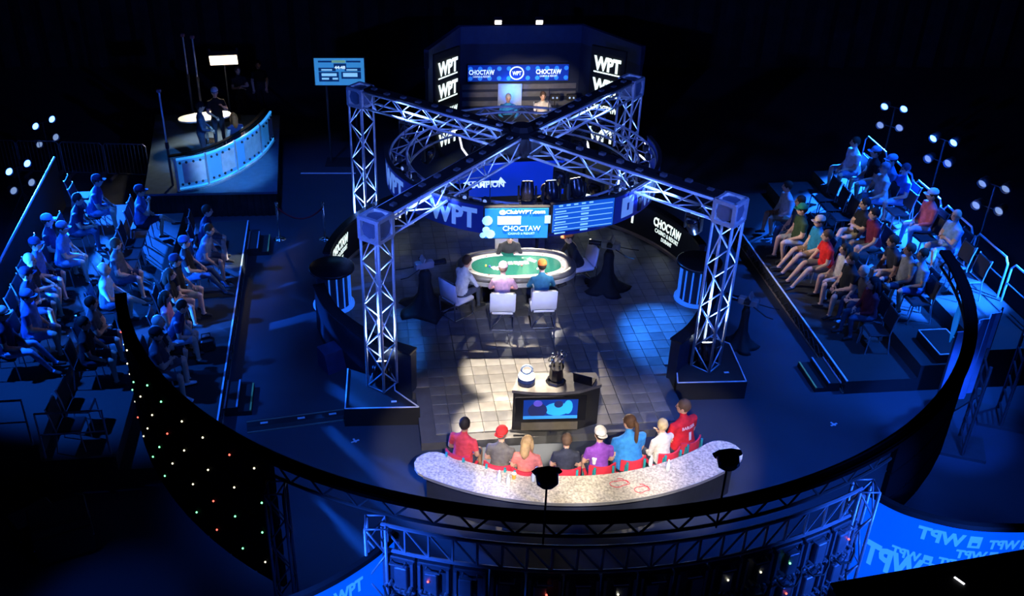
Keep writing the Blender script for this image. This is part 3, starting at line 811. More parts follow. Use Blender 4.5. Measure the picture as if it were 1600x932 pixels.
for px, py, l in ((1303, 664, 'small white tape cross on floor near open stand end'), (555, 690, 'small white tape cross on floor in front of tower plinth')):
    o = thing('tape_cross', gp(px, py), R(30), l, 'tape')
    obj('tape_strip', MB().box((0, 0, .003), (.16, .035, .005)), tape, o); obj('tape_strip', MB().box((0, .02, .004), (.035, .12, .005)), tape, o)

# ------------------------------------------------------------------ poker table
felt = mat('green_felt', (.0, .12, .075), .9, noise=.12, scale=30)
rail_m = mat('black_leather_rail', (.05, .05, .055), .4)
race_m = mat('cream_racetrack', (.62, .58, .5), .5, noise=.1, scale=12)
silver = mat('brushed_silver', (.55, .56, .6), .35, .7)
T0 = Vector((1.52, 19.82, dtop))
pt = thing('poker_table', T0, TH * .6, 'oval poker table with green felt, cream track and dark padded rail', 'table')
def oval(a, b, n=40, e=2.5):
    return [(a * math.copysign(abs(math.cos(2 * PI * i / n)) ** (2 / e), math.cos(2 * PI * i / n)), b * math.copysign(abs(math.sin(2 * PI * i / n)) ** (2 / e), math.sin(2 * PI * i / n))) for i in range(n)]
def oval_ring(prof, n=72, notch=True):     # prof: list of (a, b, z) closed loop
    mb = MB(); m = len(prof)
    vs = []
    for a, b, z in prof: vs += [(x, y, z) for x, y in oval(a, b, n)]
    ref = oval(1, 1, n)
    keep = [j for j in range(n) if not (notch and ref[j][1] > .5 and -.3 < ref[j][0] < .12 and -.3 < ref[(j + 1) % n][0] < .12)]
    mb.add(vs, [(i * n + j, i * n + (j + 1) % n, ((i + 1) % m) * n + (j + 1) % n, ((i + 1) % m) * n + j) for i in range(m) for j in keep])
    for j in range(n):
        if (j in keep) != ((j - 1) % n in keep): mb.add([vs[i * n + j] for i in range(m)], [tuple(range(m))])
    return mb
obj('felt_top', MB().prism(oval(1.0, .46), .66, .745), felt, pt)
obj('dealer_felt', MB().prism([(-.33, .44), (.12, .44), (.14, .62), (-.35, .62)], .67, .748), felt, pt)
obj('race_track', oval_ring([(1.0, .46, .70), (1.0, .46, .752), (1.17, .6, .756), (1.17, .6, .70)]), race_m, pt, True)
obj('padded_rail', oval_ring([(1.17, .6, .68), (1.18, .61, .79), (1.24, .66, .81), (1.31, .72, .79), (1.34, .75, .74), (1.3, .72, .68)]), rail_m, pt, True)
obj('silver_edge', oval_ring([(1.28, .7, .6), (1.335, .745, .6), (1.335, .745, .69), (1.28, .7, .69)]), silver, pt)
obj('apron', MB().prism(oval(1.2, .62), .52, .62), black, pt)
for s_ in (-1, 1):
    obj('leg', MB().lathe([(.3, 0), (.3, .03), (.14, .08), (.12, .5), (.2, .53)], 16, (s_ * .7, 0, 0)), black, pt, True)
ring_dots = mat('track_marks', (.3, .06, .05), .6)
for k in range(10):
    t = 2 * PI * k / 10 + .3
    obj('track_mark', MB().box((1.085 * math.cos(t), .53 * math.sin(t), .758), (.05, .03, .004), t), ring_dots, pt)
def on_table(x, y): return T0 + Matrix.Rotation(TH * .6, 3, 'Z') @ Vector((x, y, 0))
chipc = [(.7, .7, .72), (.5, .05, .05), (.08, .3, .1), (.05, .08, .4), (.6, .45, .1)]
kk = 0
for (x, y, n_) in ((.05, .0, 6), (.12, -.03, 5), (-.05, .02, 5), (-.6, -.05, 8), (-.68, -.02, 9), (.45, -.22, 7), (-.3, -.28, 5), (.18, .3, 4)):
    o = thing('chip_stack', on_table(x, y) + Vector((0, 0, .746)), 0, 'short stack of round poker chips on the green felt', 'chips', 'chip stacks on the poker table')
    cm_ = MB().lathe([(.018, 0), (.021, .001), (.021, .0035), (.018, .0045)], 12).mesh('chip', mat('chip_%d' % (kk % 5), chipc[kk % 5], .5))
    for i in range(n_):
        c = link('chip', cm_, o); c.location = (rnd.uniform(-.001, .001), rnd.uniform(-.001, .001), i * .0046)
    kk += 1
cardm = mat('playing_card', (.85, .85, .82), .5)
cme = MB().box((0, 0, .0008), (.1, .14, .0016)).mesh('playing_card', cardm)
for (x, y, rz) in ((-.12, .1, .1), (0, .1, 0), (.12, .1, -.05), (.24, .11, .1), (-.5, -.1, .5), (-.42, -.12, .3), (.35, .24, .7), (.4, .18, 1)):
    o = link('playing_card', cme); o.location = on_table(x, y) + Vector((0, 0, .7465)); o.rotation_euler = (0, 0, rz)
    tag(o, 'white playing card lying flat on the green felt', 'card', 'cards on the poker table')

# ------------------------------------------------------------------ white player chairs
wleather = mat('white_leather', (.78, .78, .82), .45, noise=.05)
def player_chair(x, y, face, label):
    o = thing('player_chair', (x, y, dtop), face - PI / 2, label, 'chair', 'white chairs at the poker table')
    obj('seat', MB().rbox((0, .02, .43), (.52, .52, .1), .03), wleather, o, True)
    obj('backrest', MB().rbox((0, -.27, .72), (.54, .07, .5), .03, M=Matrix.Rotation(R(8), 3, 'X')), wleather, o, True)
    for s_ in (-1, 1):
        obj('leg', MB().path([(s_ * .24, -.3, .5), (s_ * .24, -.28, .025), (s_ * .24, .24, .025), (s_ * .24, .22, .38)], .018, 6), chrome, o)
    obj('cross_bar', MB().path([(-.24, -.28, .025), (.24, -.28, .025)], .018, 6), chrome, o)
    obj('stretcher', MB().path([(-.24, -.29, .06), (.24, .23, .36)], .014, 6), chrome, o)
    return o
PL = [((.2, 18.95), R(42), 'white leather chair with chrome frame of grey hoodie player'), ((1.16, 18.53), R(88), 'white leather chair with chrome frame of pink shirt player'),
      ((2.02, 18.62), R(93), 'white leather chair with chrome frame of teal vest player'), ((3.04, 20.38), R(197), 'white leather chair with chrome frame of black shirted orange cap player')]
for (x, y), fc, lb in PL: player_chair(x, y, fc, lb)
person((.24, 18.98, dtop), R(42), 'seated poker player in pale grey hoodie with dark short hair', lean=20, arms='table', shirt=(.5, .53, .56), pants=(.05, .06, .09), trouser='long', sleeve='long', hair=(.05, .03, .02), skin=0)
person((1.16, 18.6, dtop), R(88), 'seated poker player in pink shirt with pale pink cap', lean=18, arms='table', shirt=(.75, .42, .44), pants=(.1, .12, .16), trouser='long', sleeve='long', cap=(.8, .5, .5), hair=(.2, .12, .08), skin=2)
person((2.01, 18.7, dtop), R(92), 'seated poker player in teal blue vest wearing orange cap', lean=18, arms='table', shirt=(.03, .14, .22), pants=(.3, .33, .4), trouser='long', sleeve='long', cap=(.85, .2, .04), skin=2)
person((2.98, 20.36, dtop), R(196), 'seated poker player in black top wearing orange cap beside draped camera', lean=25, arms='table', shirt=(.02, .02, .022), pants=(.03, .03, .04), trouser='long', sleeve='long', cap=(.7, .2, .05), skin=0)
person((1.38, 20.62, dtop), R(-87), 'poker dealer in black shirt seated at far side of table', lean=28, arms='table', shirt=(.025, .025, .028), pants=(.02, .02, .02), trouser='long', sleeve='long', skin=0)
player_chair(1.38, 20.7, R(-86), 'white leather chair with chrome frame of the dealer')
person((2.28, 21.9, dtop), R(-95), 'camera operator in black standing behind the table near the draped camera', pose='stand', arms='camera', shirt=(.02, .02, .022), trouser='long', skin=1)

# ------------------------------------------------------------------ draped camera pedestals
clothb = mat('black_cloth_drape', (.009, .009, .01), .8, noise=.3, scale=5)
grey_p = mat('camera_grey', (.22, .22, .24), .5)
def draped_camera(x, y, z, face, label, sz=1.0, hs=.78):
    o = thing('draped_camera', (x, y, z), face, label, 'camera')
    mb = MB(); n = 28; vs = []; fs = []
    levels = [(.1, 1.22), (.14, 1.1), (.13, .85), (.17, .5), (.28, .25), (.46, .08), (.58, .01)]
    for r, zz in levels:
        for j in range(n):
            t = 2 * PI * j / n
            w_ = 1 + (.22 * math.cos(5 * t + zz * 2) + .1 * math.cos(11 * t)) * (1.25 - zz) * .7
            vs.append((r * w_ * math.cos(t) * sz, r * w_ * math.sin(t) * sz, zz))
    fs = [(i * n + j, i * n + (j + 1) % n, (i + 1) * n + (j + 1) % n, (i + 1) * n + j) for i in range(len(levels) - 1) for j in range(n)] + [tuple(range(n)), tuple(range((len(levels) - 1) * n, len(levels) * n))]
    mb.add(vs, fs)
    obj('cloth_cover', mb, clothb, o, True)
    obj('pedestal', MB().tube((0, 0, 1.15), (0, 0, 1.32), .06, n=10), black, o)
    b_ = obj('camera_body', MB().rbox((0, -.02, 1.42), (.16, .42, .2), .02), grey_p, o)
    obj('lens_barrel', MB().lathe([(.055, 0), (.07, .02), (.07, .2), (.08, .22), (.08, .28), (.06, .285)], 14, (0, .19, 1.42), Matrix.Rotation(-PI / 2, 3, 'X')), blackgloss, b_, True)
    obj('viewfinder', MB().rbox((-.14, -.02, 1.5), (.14, .12, .1), .01), black, b_)
    obj('monitor', MB().rbox((.0, -.05, 1.6), (.24, .04, .15), .01, M=Matrix.Rotation(R(-20), 3, 'X')), grey_p, b_)
    obj('pan_handle', MB().path([(.08, -.15, 1.35), (.2, -.45, 1.25), (.22, -.62, 1.25)], .014, 6), black, o)
    obj('pan_handle', MB().path([(-.08, -.15, 1.35), (-.2, -.45, 1.25), (-.22, -.6, 1.25)], .014, 6), black, o)
    o.scale = (1, 1, hs)
    return o
draped_camera(-.5, 19.2, dtop, R(-70), 'black cloth draped television camera beside the grey hoodie player')
draped_camera(3.62, 20.1, dtop, R(70), 'black cloth draped television camera beside the black shirted player', .85)
draped_camera(6.2, 18.0, 0, R(60), 'black draped tripod with small camera in the right aisle by tower plinth', .6)

# ------------------------------------------------------------------ trophy desk
desk_top_m = mat('grey_marbled_top', (.14, .135, .13), .35, noise=.35, scale=5)
D0 = Vector((1.95, 15.15, dtop))
td = thing('trophy_desk', D0, R(2), 'black trophy desk with grey top and blue picture screen on the front', 'desk')
poly = [(-.8, -.22), (-.4, -.3), (.0, -.32), (.42, -.28), (.85, -.1), (.8, .28), (-.62, .3)]
obj('desk_body', MB().prism([(p[0] * .97, p[1] * .97) for p in poly], 0, .84), black, td)
obj('desk_top', MB().prism(poly, .84, .9), desk_top_m, td)
scr = MB().box((0, 0, 0), (1.1, .03, .48)); f_ = obj('screen_frame', scr, blackgloss, td); f_.location = (-.1, -.33, .55); f_.scale = (1.18, 1, 1.12); 
pic = [('picture_field', (0, 0, .86, .38), (.0, .03, .25)), ]
mk = lambda n, c, e=1: mat(n, c, .3, emit=e, noise=0, ecol=c)
def flat(o, x0, y0, x1, y1, y, m, name):
    mb = MB(); plate(mb, lambda x, z, r: Vector((x, y - r, z)), x0, y0, x1, y1, .003); return obj(name, mb, m, o)
disp = flat(f_, -.42, -.19, .42, .19, -.016, mk('pic_blue', (.005, .03, .22), .8), 'display')
def blob(o, x, z, rx, rz, y, m, name, n=14):
    mb = MB(); mb.add([(x + rx * math.cos(2 * PI * i / n), y, z + rz * math.sin(2 * PI * i / n)) for i in range(n)] + [(x + rx * math.cos(2 * PI * i / n), y + .003, z + rz * math.sin(2 * PI * i / n)) for i in range(n)],
                      [tuple(range(n)), tuple(range(2 * n - 1, n - 1, -1))] + [(i, (i + 1) % n, n + (i + 1) % n, n + i) for i in range(n)])
    return obj(name, mb, m, o)
cy = mk('pic_cyan', (.02, .28, .6)); dk = mk('pic_dark', (.015, .02, .09), .8); vi = mk('pic_violet', (.08, .06, .4), .9)
blob(disp, .1, -.0, .2, .13, -.0205, cy, 'picture_patch'); blob(disp, .27, .04, .07, .14, -.021, cy, 'picture_patch')
blob(disp, .12, .1, .07, .07, -.0235, dk, 'picture_patch'); blob(disp, -.2, -.02, .15, .15, -.021, dk, 'picture_patch'); blob(disp, -.2, .12, .07, .06, -.0235, vi, 'picture_patch')
flat(disp, -.42, -.19, .42, -.13, -.0195, mk('pic_edge', (.03, .22, .7)), 'picture_patch')
flat(td, -.62, .06, .42, .24, -.325, mat('brass_trim', (.16, .14, .11), .4, .3), 'lower_panel')
def at_desk(x, y): return D0 + Vector((x, y, .9))
gp1 = thing('glass_award', at_desk(-.52, -.02), 0, 'round glass award glowing white on dark drum on trophy desk', 'award')
obj('drum_base', MB().lathe([(.15, 0), (.16, .02), (.16, .12), (.13, .14)], 20), mat('award_blue_base', (.01, .02, .08), .3), gp1, True)
obj('lit_disc', MB().lathe([(.0, .14), (.15, .14), (.155, .17), (.14, .19), (.0, .19)], 20), mat('award_lit', (.85, .9, 1), .3, emit=1.2, noise=0), gp1, True)
tor = MB(); tor.path([(.1 * math.cos(2 * PI * i / 16), 0, .29 + .1 * math.sin(2 * PI * i / 16)) for i in range(17)], .022, 6)
obj('glass_hoop', tor, mat('award_glass', (.5, .65, .8), .08, .6, noise=0), gp1, True)
tp = thing('trophy_cup', at_desk(.02, .02), 0, 'tall dark trophy with two silver figures standing on its base', 'trophy')
obj('trophy_plinth', MB().lathe([(.18, 0), (.19, .02), (.17, .05), (.13, .08), (.12, .3), (.15, .34)], 8), blackgloss, tp)
for s_, hh in ((-1, .52), (1, .58)):
    fg = MB(); x = s_ * .08
    fg.path([(x - .03, 0, .34), (x - .025, 0, .42), (x, 0, .46), (x + .005, .01, .54), (x, .01, hh)], [.018, .024, .034, .04, .02], 7)
    fg.path([(x + .035, 0, .34), (x + .025, 0, .42), (x, 0, .46)], [.018, .024, .03], 7)
    fg.ell((x, .01, hh + .06), (.032, .036, .042)); fg.path([(x - .04, .01, .53), (x - .08, -.03, .47), (x - .05, -.07, .5)], [.018, .014, .01], 6); fg.path([(x + .04, .01, .53), (x + .09, -.0, .58), (x + .07, -.0, .66)], [.018, .014, .01], 6)
    obj('figure', fg, chrome, tp, True)
lp = thing('laptop', at_desk(.56, .05), R(-25), 'open dark laptop at the end of trophy desk', 'laptop')
obj('keyboard_base', MB().rbox((0, 0, .012), (.36, .25, .022), .006), black, lp)
obj('lid', MB().rbox((0, -.16, .13), (.36, .015, .25), .005, M=Matrix.Rotation(R(18), 3, 'X')), blackgloss, lp)

# ------------------------------------------------------------------ front row: curved desk and spectators
marble = mat('speckled_grey_top', (.52, .48, .41), .3, noise=.45, scale=28)
def circ(p, q, r):
    ax, ay = q[0] - p[0], q[1] - p[1]; bx, by = r[0] - p[0], r[1] - p[1]
    dd = 2 * (ax * by - ay * bx); ux = (by * (ax * ax + ay * ay) - ay * (bx * bx + by * by)) / dd; uy = (ax * (bx * bx + by * by) - bx * (ax * ax + ay * ay)) / dd
    return (p[0] + ux, p[1] + uy), math.hypot(ux, uy)
(cxf, cyf), rf = circ((-.34, 12.92), (1.74, 12.3), (4.85, 13.25))
a_s = math.atan2(12.95 - cyf, -.42 - cxf); a_e = math.atan2(13.3 - cyf, 4.9 - cxf)
fd = thing('spectator_desk', (cxf, cyf, 0), 0, 'long curved speckled desk with lowered dark front behind the spectator row', 'desk')
arc = [(math.cos(a_s + (a_e - a_s) * i / 40), math.sin(a_s + (a_e - a_s) * i / 40)) for i in range(41)]
prof = []
outer = [(c * rf, s_ * rf) for c, s_ in arc]; inner = [(c * (rf - .66), s_ * (rf - .66)) for c, s_ in arc]
def capround(p, q, sgn):      # rounded end between two points
    p, q = Vector(p), Vector(q); m = (p + q) / 2; r = (p - q).length / 2; d0 = (p - m).normalized(); e = Vector((-d0.y, d0.x)) * sgn
    return [tuple(m + d0 * r * math.cos(PI * i / 8) + e * r * math.sin(PI * i / 8)) for i in range(1, 8)]
polyd = outer + capround(outer[-1], inner[-1], 1) + inner[::-1] + capround(inner[0], outer[0], 1)
obj('desk_top', MB().prism(polyd, .72, .77), marble, fd)
obj('desk_front', MB().wall([(c * (rf - .12), s_ * (rf - .12)) for c, s_ in arc], .04, .02, .72), mat('desk_front_dark', (.02, .025, .05), .5), fd)
for i in (1, 10, 20, 30, 39):
    c, s_ = arc[i]
    obj('leg', MB().box((c * (rf - .35), s_ * (rf - .35), .36), (.06, .4, .72), math.atan2(s_, c) + PI / 2), black, fd)
obj('edge_trim', MB().wall([(p[0] * 1.001, p[1] * 1.001) for p in outer], .012, .715, .772), silver, fd)
redf = mat('red_seat', (.6, .03, .06), .6); tealf = mat('teal_metal', (.03, .35, .4), .4, .3)
def red_chair(x, y, face, label):
    o = thing('red_chair', (x, y, 0), face - PI / 2, label, 'chair', 'red chairs of the front row')
    obj('seat', MB().rbox((0, .02, .44), (.44, .44, .05), .02), redf, o)
    bp = [(.23 * math.sin(t), -.24 + .05 * (1 - math.cos(t * 2))) for t in [R(-80 + 16 * i) for i in range(11)]]
    obj('backrest', MB().wall(bp, .03, .62, .84), redf, o)
    for s_ in (-1, 1):
        obj('leg', MB().path([(s_ * .2, .2, .43), (s_ * .22, .24, 0)], .014, 6), tealf, o)
        obj('leg', MB().path([(s_ * .17, -.22, .78), (s_ * .18, -.2, .44), (s_ * .21, -.27, 0)], .016, 6), tealf, o)
        obj('arm', MB().path([(s_ * .16, -.25, .85), (s_ * .16, -.26, .58)], .022, 6), tealf, o)
    return o
FR = [((724, 667), dict(shirt=(.55, .05, .07), hair=(.02, .015, .012), skin=3, label='man in coral red tee with short black hair at end of front row', build=1.08)),
      ((783, 682), dict(shirt=(.13, .12, .11), cap=(.6, .03, .03), capback=True, label='spectator in grey tee with backwards red cap on red chair', hair=(.12, .1, .09))),
      ((824, 695), dict(shirt=(.72, .22, .18), hairtype='long', hair=(.55, .36, .16), label='blonde long haired woman in coral top on red chair', size=.95, skin=2)),
      ((886, 692), dict(shirt=(.03, .035, .06), hair=(.1, .06, .04), label='brown haired boy in dark navy tee on red chair', size=.95)),
      ((939, 683), dict(shirt=(.22, .06, .42), cap=(.75, .72, .68), capback=True, label='spectator in purple tee wearing white cap')),
      ((986, 665), dict(shirt=(.03, .2, .55), hairtype='ponytail', hair=(.07, .035, .02), build=1.4, label='large man in bright blue tee with long dark ponytail', size=1.1)),
      ((1038, 668), dict(shirt=(.65, .62, .57), hairtype='short', hair=(.5, .38, .2), label='blonde woman in white blouse with hand raised to face', sleeve='long', arms='chin', size=.95, skin=2)),
      ((1072, 640), dict(shirt=(.5, .015, .025), hair=(.09, .05, .03), build=1.3, label='man in red numbered sports jersey at end of front row', size=1.08))]
for i, (px, kw) in enumerate(FR):
    sz = kw.get('size', 1.0)
    hz = 1.25 * sz
    p = gp(px[0], px[1], hz); p.z = 0
    cdir = Vector((cxf, cyf, 0)) - p
    face = math.atan2(cdir.y, cdir.x) if i < 7 else R(122)
    base = p - Vector((math.cos(face), math.sin(face), 0)) * .06
    rp_ = (Vector((base.x, base.y)) - Vector((cxf, cyf))).length
    ex = None
    if i == 7:
        def ex(o, T, hp):
            fn = lambda x, y, r: T(x, -.125 - r, y)
            mb = MB(); vs, fs = text_mesh('BARGER', .03); mb.add([T(p_[0] * .26, -.135 + abs(p_[0]) * .05, .4 + p_[1] * .06) for p_ in vs], fs)
            vs, fs = text_mesh('1', .03); mb.add([T(p_[0] * .05, -.152, .25 + p_[1] * .15) for p_ in vs], fs)
            obj('jersey_print', mb, mat('white_print', (.8, .8, .8), .7), o)
    kw = dict(kw); lab = kw.pop('label')
    person((base.x, base.y, 0), face, lab, lean=9, arms=kw.pop('arms', 'lap'), trouser='long' if i % 2 else 'short', pants=(.04, .05, .08), turn=rnd.uniform(-20, 20) if i < 7 else 40, extra=ex, **kw)
    red_chair(base.x, base.y, face, 'red chair with teal frame of the ' + ['coral red tee man', 'red cap spectator', 'blonde woman in coral', 'navy tee boy', 'purple tee spectator', 'ponytail man', 'white blouse woman', 'red jersey man'][i])
def on_desk(px, py): return gp(px, py, .77)
cupm = mat('white_cup', (.8, .8, .8), .4); btm = mat('bottle_plastic', (.6, .68, .75), .1, noise=0)
for (px, py) in ((780, 752), (794, 758), (833, 752), (1016, 728), (1043, 735)):
    o = thing('water_bottle', on_desk(px, py), 0, 'clear water bottle standing on speckled desk behind the spectators', 'bottle', 'bottles on the curved desk')
    obj('bottle_body', MB().lathe([(.03, 0), (.034, .01), (.034, .13), (.014, .18), (.014, .2)], 12), btm, o, True)
    obj('bottle_cap', MB().lathe([(.016, .2), (.016, .22), (.01, .222)], 10), cupm, o)
for (px, py, c, l) in ((803, 748, (.7, .35, .05), 'small orange drink cup on speckled desk'), (928, 725, (.75, .75, .78), 'white paper cup on speckled desk near purple tee')):
    o = thing('drink_cup', on_desk(px, py), 0, l, 'cup')
    obj('cup_body', MB().lathe([(.028, 0), (.04, .1), (.036, .1), (.025, .01)], 12), mat('cup_%d' % px, c, .5), o)
    obj('lid', MB().lathe([(.0, .1), (.042, .1), (.042, .11), (.0, .112)], 12), cupm, o)
for k, (px, py, l) in enumerate(((968, 756, 'coiled red and black lanyard lying on the desk'), (1003, 765, 'loose red lanyard lying on the desk near the blue tee man'))):
    p = on_desk(px, py)
    pts = [(p.x + (.13 if k == 0 else .1) * math.cos(t * 1.0) * (1 + .3 * math.sin(t * 2.3)), p.y + .09 * math.sin(t) * (1 + .4 * math.cos(t * 1.7)), .776) for t in [i * .35 for i in range(24)]]
    tag(obj('lanyard', MB().path(pts, .006, 5), redf), l, 'lanyard')

# ------------------------------------------------------------------ audience stands
class Stand:
    def __init__(s, p0, e, n): s.p0 = Vector((*p0, 0)); s.e = Vector((*e, 0)).normalized(); s.n = Vector((*n, 0)).normalized()
    def at(s, d, t, z=0): return s.p0 + s.n * d + s.e * t + Vector((0, 0, z))
LSt = Stand((-4.27, 15.1), (-.8, 8.03), (-8.03, -.8)); RSt = Stand((7.82, 16.28), (-.48, 5.98), (5.98, .48))
yellow = mat('step_edge_yellow', (.6, .5, .12), .6); stepgrey = mat('step_edge_grey', (.4, .42, .48), .5)
def stand_build(st, tiers, t0, t1, side, label, wall_d):
    o = thing('audience_stand', (0, 0, 0), 0, label, 'stand')
    for d0, d1, z in tiers:
        obj('riser', MB().prism([tuple(st.at(d, t)[:2]) for d, t in ((d0, t0), (d1, t0), (d1, t1), (d0, t1))], 0, z), riser_m, o)
        a, b = st.at(d0 + .02, t0, z + .004), st.at(d0 + .02, t1, z + .004)
        if d0 == 0:
            mbn = MB(); mbn.path([a, b], .022, 4); obj('edge_nosing', mbn, tape, o)
    nb = int((t1 - t0) / .28)
    lat = [MB().tube((0, 0, .02), (.28, 0, .24), .01, n=4).mesh('lattice_bar', darkalu), MB().tube((.28, 0, .02), (0, 0, .24), .01, n=4).mesh('lattice_bar', darkalu)]
    for i in range(nb):
        for k in (0, 1):
            c = link('lattice_bar', lat[k], o); c.location = st.at(-.012, t0 + i * .28, .01); c.rotation_euler = (0, 0, math.atan2(st.e.y, st.e.x))
    obj('bottom_rail', MB().path([st.at(-.015, t0, .03), st.at(-.015, t1, .03)], .018, 4), mat('bronze_rail', (.45, .33, .25), .35, .5), o)
    return o
stand_build(LSt, [(0, 1.6, .3), (1.6, 2.85, .6), (2.85, 4.45, .9)], -1.3, 8.25, 'l', 'tiered carpeted audience stand with three rows beside the television desk', 4.5)
stand_build(RSt, [(0, 1.45, .3), (1.45, 2.65, .6), (2.65, 4.05, .9)], 0, 8.6, 'r', 'tiered carpeted audience stand with three rows and railing beside blue light stands', 4.05)
# back wall of one stand, railing of the other
bw = thing('stand_side_wall', (0, 0, 0), 0, 'dark solid wall with top rail behind the stand beside the television desk', 'partition')
pp = [LSt.at(4.5, -1.5), LSt.at(4.75, 9.2)]
obj('wall_panel', MB().wall([tuple(p[:2]) for p in pp], .06, 0, 1.82), black, bw)
obj('top_rail', MB().path([p + Vector((0, 0, 1.84)) for p in pp], .03, 6), mat('rail_blue_grey', (.25, .28, .4), .4, .4), bw)
railm = mat('rail_steel', (.5, .52, .58), .35, .6)
for i in range(6):
    t = .5 + i * 1.4
    o = thing('guard_rail', (0, 0, 0), 0, 'bent steel guard rail section on back edge of stand before blue light stands', 'railing', 'guard rail sections')
    A0, A1 = RSt.at(3.98, t, .9), RSt.at(3.98, t + 1.25, .9)
    obj('hoop', MB().path([A0, A0 + Vector((0, 0, .8)), A0 + Vector((0, 0, .92)) + RSt.e * .1, A1 + Vector((0, 0, .92)) - RSt.e * .1, A1 + Vector((0, 0, .8)), A1], .022, 6), railm, o)
    obj('mid_rail', MB().path([A0 + Vector((0, 0, .45)), A1 + Vector((0, 0, .45))], .016, 6), darkalu, o)
def steps(st, t, side, label):
    o = thing('steps', (0, 0, 0), 0, label, 'steps')
    for k, (d0, d1, z, m) in enumerate(((-.3, -.05, .2, stepgrey), (-.55, -.3, .1, yellow))):
        obj('tread', MB().prism([tuple(st.at(d, tt)[:2]) for d, tt in ((d0, t), (d1, t), (d1, t + .9), (d0, t + .9))], 0, z), black, o)
        obj('tread_edge', MB().path([st.at(d0 + .02, t, z + .004), st.at(d0 + .02, t + .9, z + .004)], .022, 4), m, o)
    obj('landing_edge', MB().path([st.at(-.05, t, .204), st.at(-.05, t + .9, .204)], .02, 4), stepgrey, o)
    return o
steps(LSt, .45, 'l', 'two low steps with yellow edge by the person in white shoes')
steps(LSt, 6.9, 'l', 'two low steps with yellow edge by stand end near red rope posts')
steps(RSt, .1, 'r', 'two low steps with yellow edge at open end of railed stand')
# chairs of the audience
fabric = mat('black_chair_fabric', (.02, .02, .025), .8); cframe = mat('chair_frame_metal', (.45, .47, .52), .3, .7)
CH = dict(seat=(MB().rbox((0, .0, .44), (.44, .43, .06), .025), fabric), backrest=(MB().rbox((0, -.25, .74), (.43, .05, .4), .02, M=Matrix.Rotation(R(9), 3, 'X')), fabric))
CHM = {k: v[0].mesh(k, v[1], False) for k, v in CH.items()}
LEGF = MB().path([(0, .19, .42), (0, .22, 0)], .013, 5).mesh('leg', cframe)
LEGB = MB().path([(0, -.3, .95), (0, -.24, .72), (0, -.2, .44), (0, -.26, 0)], .013, 5).mesh('leg', cframe)
def aud_chair(p, face, label, group):
    o = thing('stacking_chair', p, face - PI / 2, label, 'chair', group)
    for k, me in CHM.items(): link(k, me, o)
    for s_ in (-1, 1):
        a = link('leg', LEGF, o); a.location = (s_ * .21, 0, 0)
        a = link('leg', LEGB, o); a.location = (s_ * .22, 0, 0)
    return o
def seat_row(st, tier, face0, rows, group, side):
    for (px, py), kw in rows:
        kw = dict(kw); lab = kw.pop('label'); sz = kw.get('size', 1.0) * 1.06; ln = kw.get('lean', 6)
        face = face0 + R(kw.pop('yaw', 0))
        off = .06 + .62 * math.sin(R(ln))
        hz = tier + (.55 + .7 * math.cos(R(ln))) * sz
        p = gp(px, py, hz)
        base = Vector((p.x - math.cos(face) * off, p.y - math.sin(face) * off, tier))
        kw.setdefault('lean', ln); kw['build'] = kw.get('build', 1.0) * 1.16; kw['size'] = sz
        kw.setdefault('turn', rnd.uniform(-15, 15))
        person(base, face, lab, **kw)
        aud_chair(base - Vector((math.cos(face), math.sin(face), 0)) * .02, face, ' '.join(('black chair of ' + lab).split()[:16]), 'chairs, ' + group)
navy = (.012, .02, .06); blk = (.012, .012, .015); gry = (.16, .17, .2); jean = (.04, .07, .13); khaki = (.4, .32, .2); lblue = (.22, .38, .6); wht = (.62, .63, .66)
fl = math.atan2(-LSt.n.y, -LSt.n.x); fr_ = math.atan2(-RSt.n.y, -RSt.n.x)
seat_row(LSt, .3, fl, [
    ((326, 331), dict(label='man in navy tee and sandals at far end of front row beside open riser', shirt=navy, pants=(.1, .1, .12), lean=14, arms='knee', shoes=(.05, .03, .02))),
    ((329, 361), dict(label='man in slate blue tee leaning forward with elbows on knees', shirt=(.12, .17, .28), pants=(.08, .08, .1), lean=22, arms='knee', yaw=-8)),
    ((291, 380), dict(label='man in black tee and blue cap with jeans stretched out', shirt=blk, cap=(.04, .1, .3), pants=jean, trouser='long', legs='ext', lean=0)),
    ((277, 409), dict(label='man in navy cap and black tee with khaki shorts', shirt=blk, cap=navy, pants=khaki, lean=2)),
    ((269, 430), dict(label='dark haired woman in black top with bare legs and tan shorts', shirt=blk, pants=(.25, .16, .1), trouser='mini', hairtype='long', size=.94, arms='cross')),
    ((263, 465), dict(label='woman in pink top with long dark hair beside woman in black', shirt=(.55, .2, .25), pants=jean, hairtype='long', size=.93, sleeve='none')),
    ((287, 481), dict(label='man in navy tee bending forward with papers in pale shorts', shirt=navy, pants=(.3, .35, .45), lean=26, arms='phone', hair=(.02, .015, .01))),
    ((251, 505), dict(label='grey haired spectator in black tee with arms crossed', shirt=blk, pants=blk, arms='cross', hair=(.4, .38, .36))),
    ((247, 524), dict(label='heavy man in dark tee, grey shorts and white shoes wearing black cap', shirt=(.03, .035, .05), pants=(.1, .1, .11), shoes=(.75, .75, .78), cap=blk, build=1.25, arms='cross', legs='wide', size=1.04)),
], 'front row beside the television desk stand', 'l')
